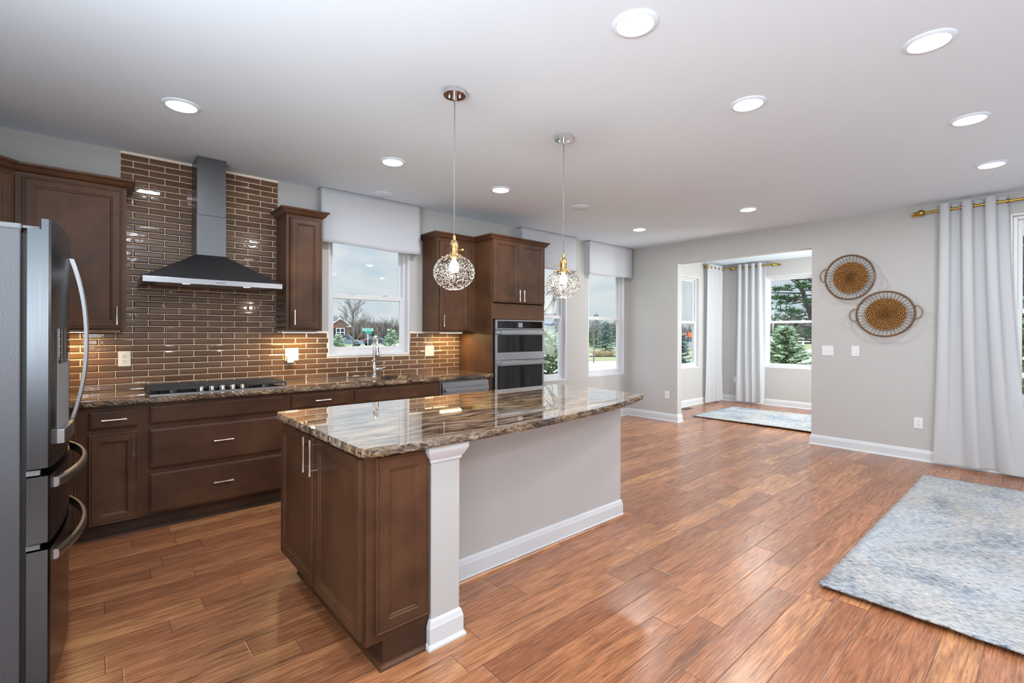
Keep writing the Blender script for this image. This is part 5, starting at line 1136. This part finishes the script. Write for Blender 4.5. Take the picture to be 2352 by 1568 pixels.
t = thing('rail_fence', (82, 27.5, G), 'white rail fence beyond the road in the nook far window', 'fence')
fa, fb_ = Vector((72, 36)), Vector((100, 15)); fd = (fb_ - fa).normalized(); fl = (fb_ - fa).length; mid = (fa + fb_) / 2
for z in (.10, .42, .74): m = MB(); m.obox(mid, fd, (-fd.y, fd.x), fl / 2, .04, z - .10, z + .06); m.build('rail', WHITEP, t)
k = 0
while k * 2.6 <= fl: q = fa + fd * k * 2.6; m = MB(); m.obox(q, fd, (-fd.y, fd.x), .09, .09, G, .95); m.build('post', WHITEP, t); k += 1
t = thing('porch_railing', (8.6, -.6, -.1), 'white porch railing outside the big window at the right edge', 'railing')
m = MB(); m.box(8.54, 8.62, -3., .7, .83, .89); m.build('top_rail', WHITEP, t); m = MB(); m.box(8.55, 8.61, -3., .7, .10, .16); m.build('bottom_rail', WHITEP, t)
for i in range(26): y = .62 - i * .14; m = MB(); m.box(8.565, 8.595, y - .015, y + .015, .16, .83); m.build('baluster', WHITEP, t)
m = MB(); m.box(8.52, 8.64, .64, .76, -.1, 1.0); m.build('post', WHITEP, t)
tag(MB().box(XJ + .01, 9.0, -3.5, .78, G, -.1).build('porch_deck', CONC), 'pale porch floor under the railing outside the big window', 'porch')
# clumps of dry ornamental grass
def tuft(x, y, r, h, label, seed, zb=G):
    rnd = random.Random(seed); m = MB()
    for i in range(150):
        a = rnd.uniform(0, 2 * PI); q = r * rnd.random() * .5; d = Vector((math.cos(a) * rnd.uniform(.1, 1.1), math.sin(a) * rnd.uniform(.1, 1.1), 1.)); spikes(m, Vector((x + q * math.cos(a), y + q * math.sin(a), zb)), d, h * rnd.uniform(.7, 1.2), .02)
    return tag(m.build('grass_clump', STRAW), label, 'plant', 'dry grass clumps')
for i, (x, y, lb) in enumerate(((32.4, 25.9, 'dry tan grass clump on the mulch, leftmost of three in the corner window'), (33.5, 25.6, 'dry tan grass clump on the mulch, middle of three in the corner window'), (34.6, 25.1, 'dry tan grass clump on the mulch, rightmost of three in the corner window'),
      (48.9, 14.6, 'dry tan grass clump by the road right of the pale spruce, nearer the spruce'), (50.8, 14.2, 'dry tan grass clump by the road at the right edge of the nook far window'), (45.8, 17.0, 'dry tan grass clump by the road left of the pale spruce'))): tuft(x, y, .8, .55, lb, 40 + i, G + .072 if i < 3 else G)

# bare woodland closing the view
rnd = random.Random(99); wm = MB(); bm2 = MB()
for i in range(430):
    a = math.radians(rnd.uniform(-6, 78)); D = rnd.uniform(112, 150); x, y = D * math.cos(a), D * math.sin(a); h = rnd.uniform(3.2, 5.6) * (D / 118) * (1.15 if a > .9 else .95)
    p = Vector((x, y, G)); wm.tube([p, p + Vector((0, 0, h * .6))], [.10, .06], 3, cap=False)
    for k in range(7):
        z = h * (.35 + .25 * k / 7); b_ = rnd.uniform(0, 2 * PI); branchy(wm, p + Vector((0, 0, z)), Vector((math.cos(b_) * .5, math.sin(b_) * .5, 1)).normalized(), h * .22, .045, 2, rnd, .5, .2, 3, (2, 3))
tag(wm.build('woodland_trees', TWIGS), kind='stuff'); 
for i in range(15000):
    a = math.radians(rnd.uniform(-8, 80)); D = rnd.uniform(110, 128) if i % 3 else rnd.uniform(128, 150); hh = rnd.uniform(1.6, 3.6) * (1 + .25 * math.sin(a * 23)) * D / 118
    spikes(bm2, Vector((D * math.cos(a), D * math.sin(a), G)), Vector((rnd.uniform(-.3, .3), rnd.uniform(-.3, .3), 1)), hh * 1.15, rnd.uniform(.12, .34))
tag(bm2.build('woodland_undergrowth', BRUSH), kind='stuff')
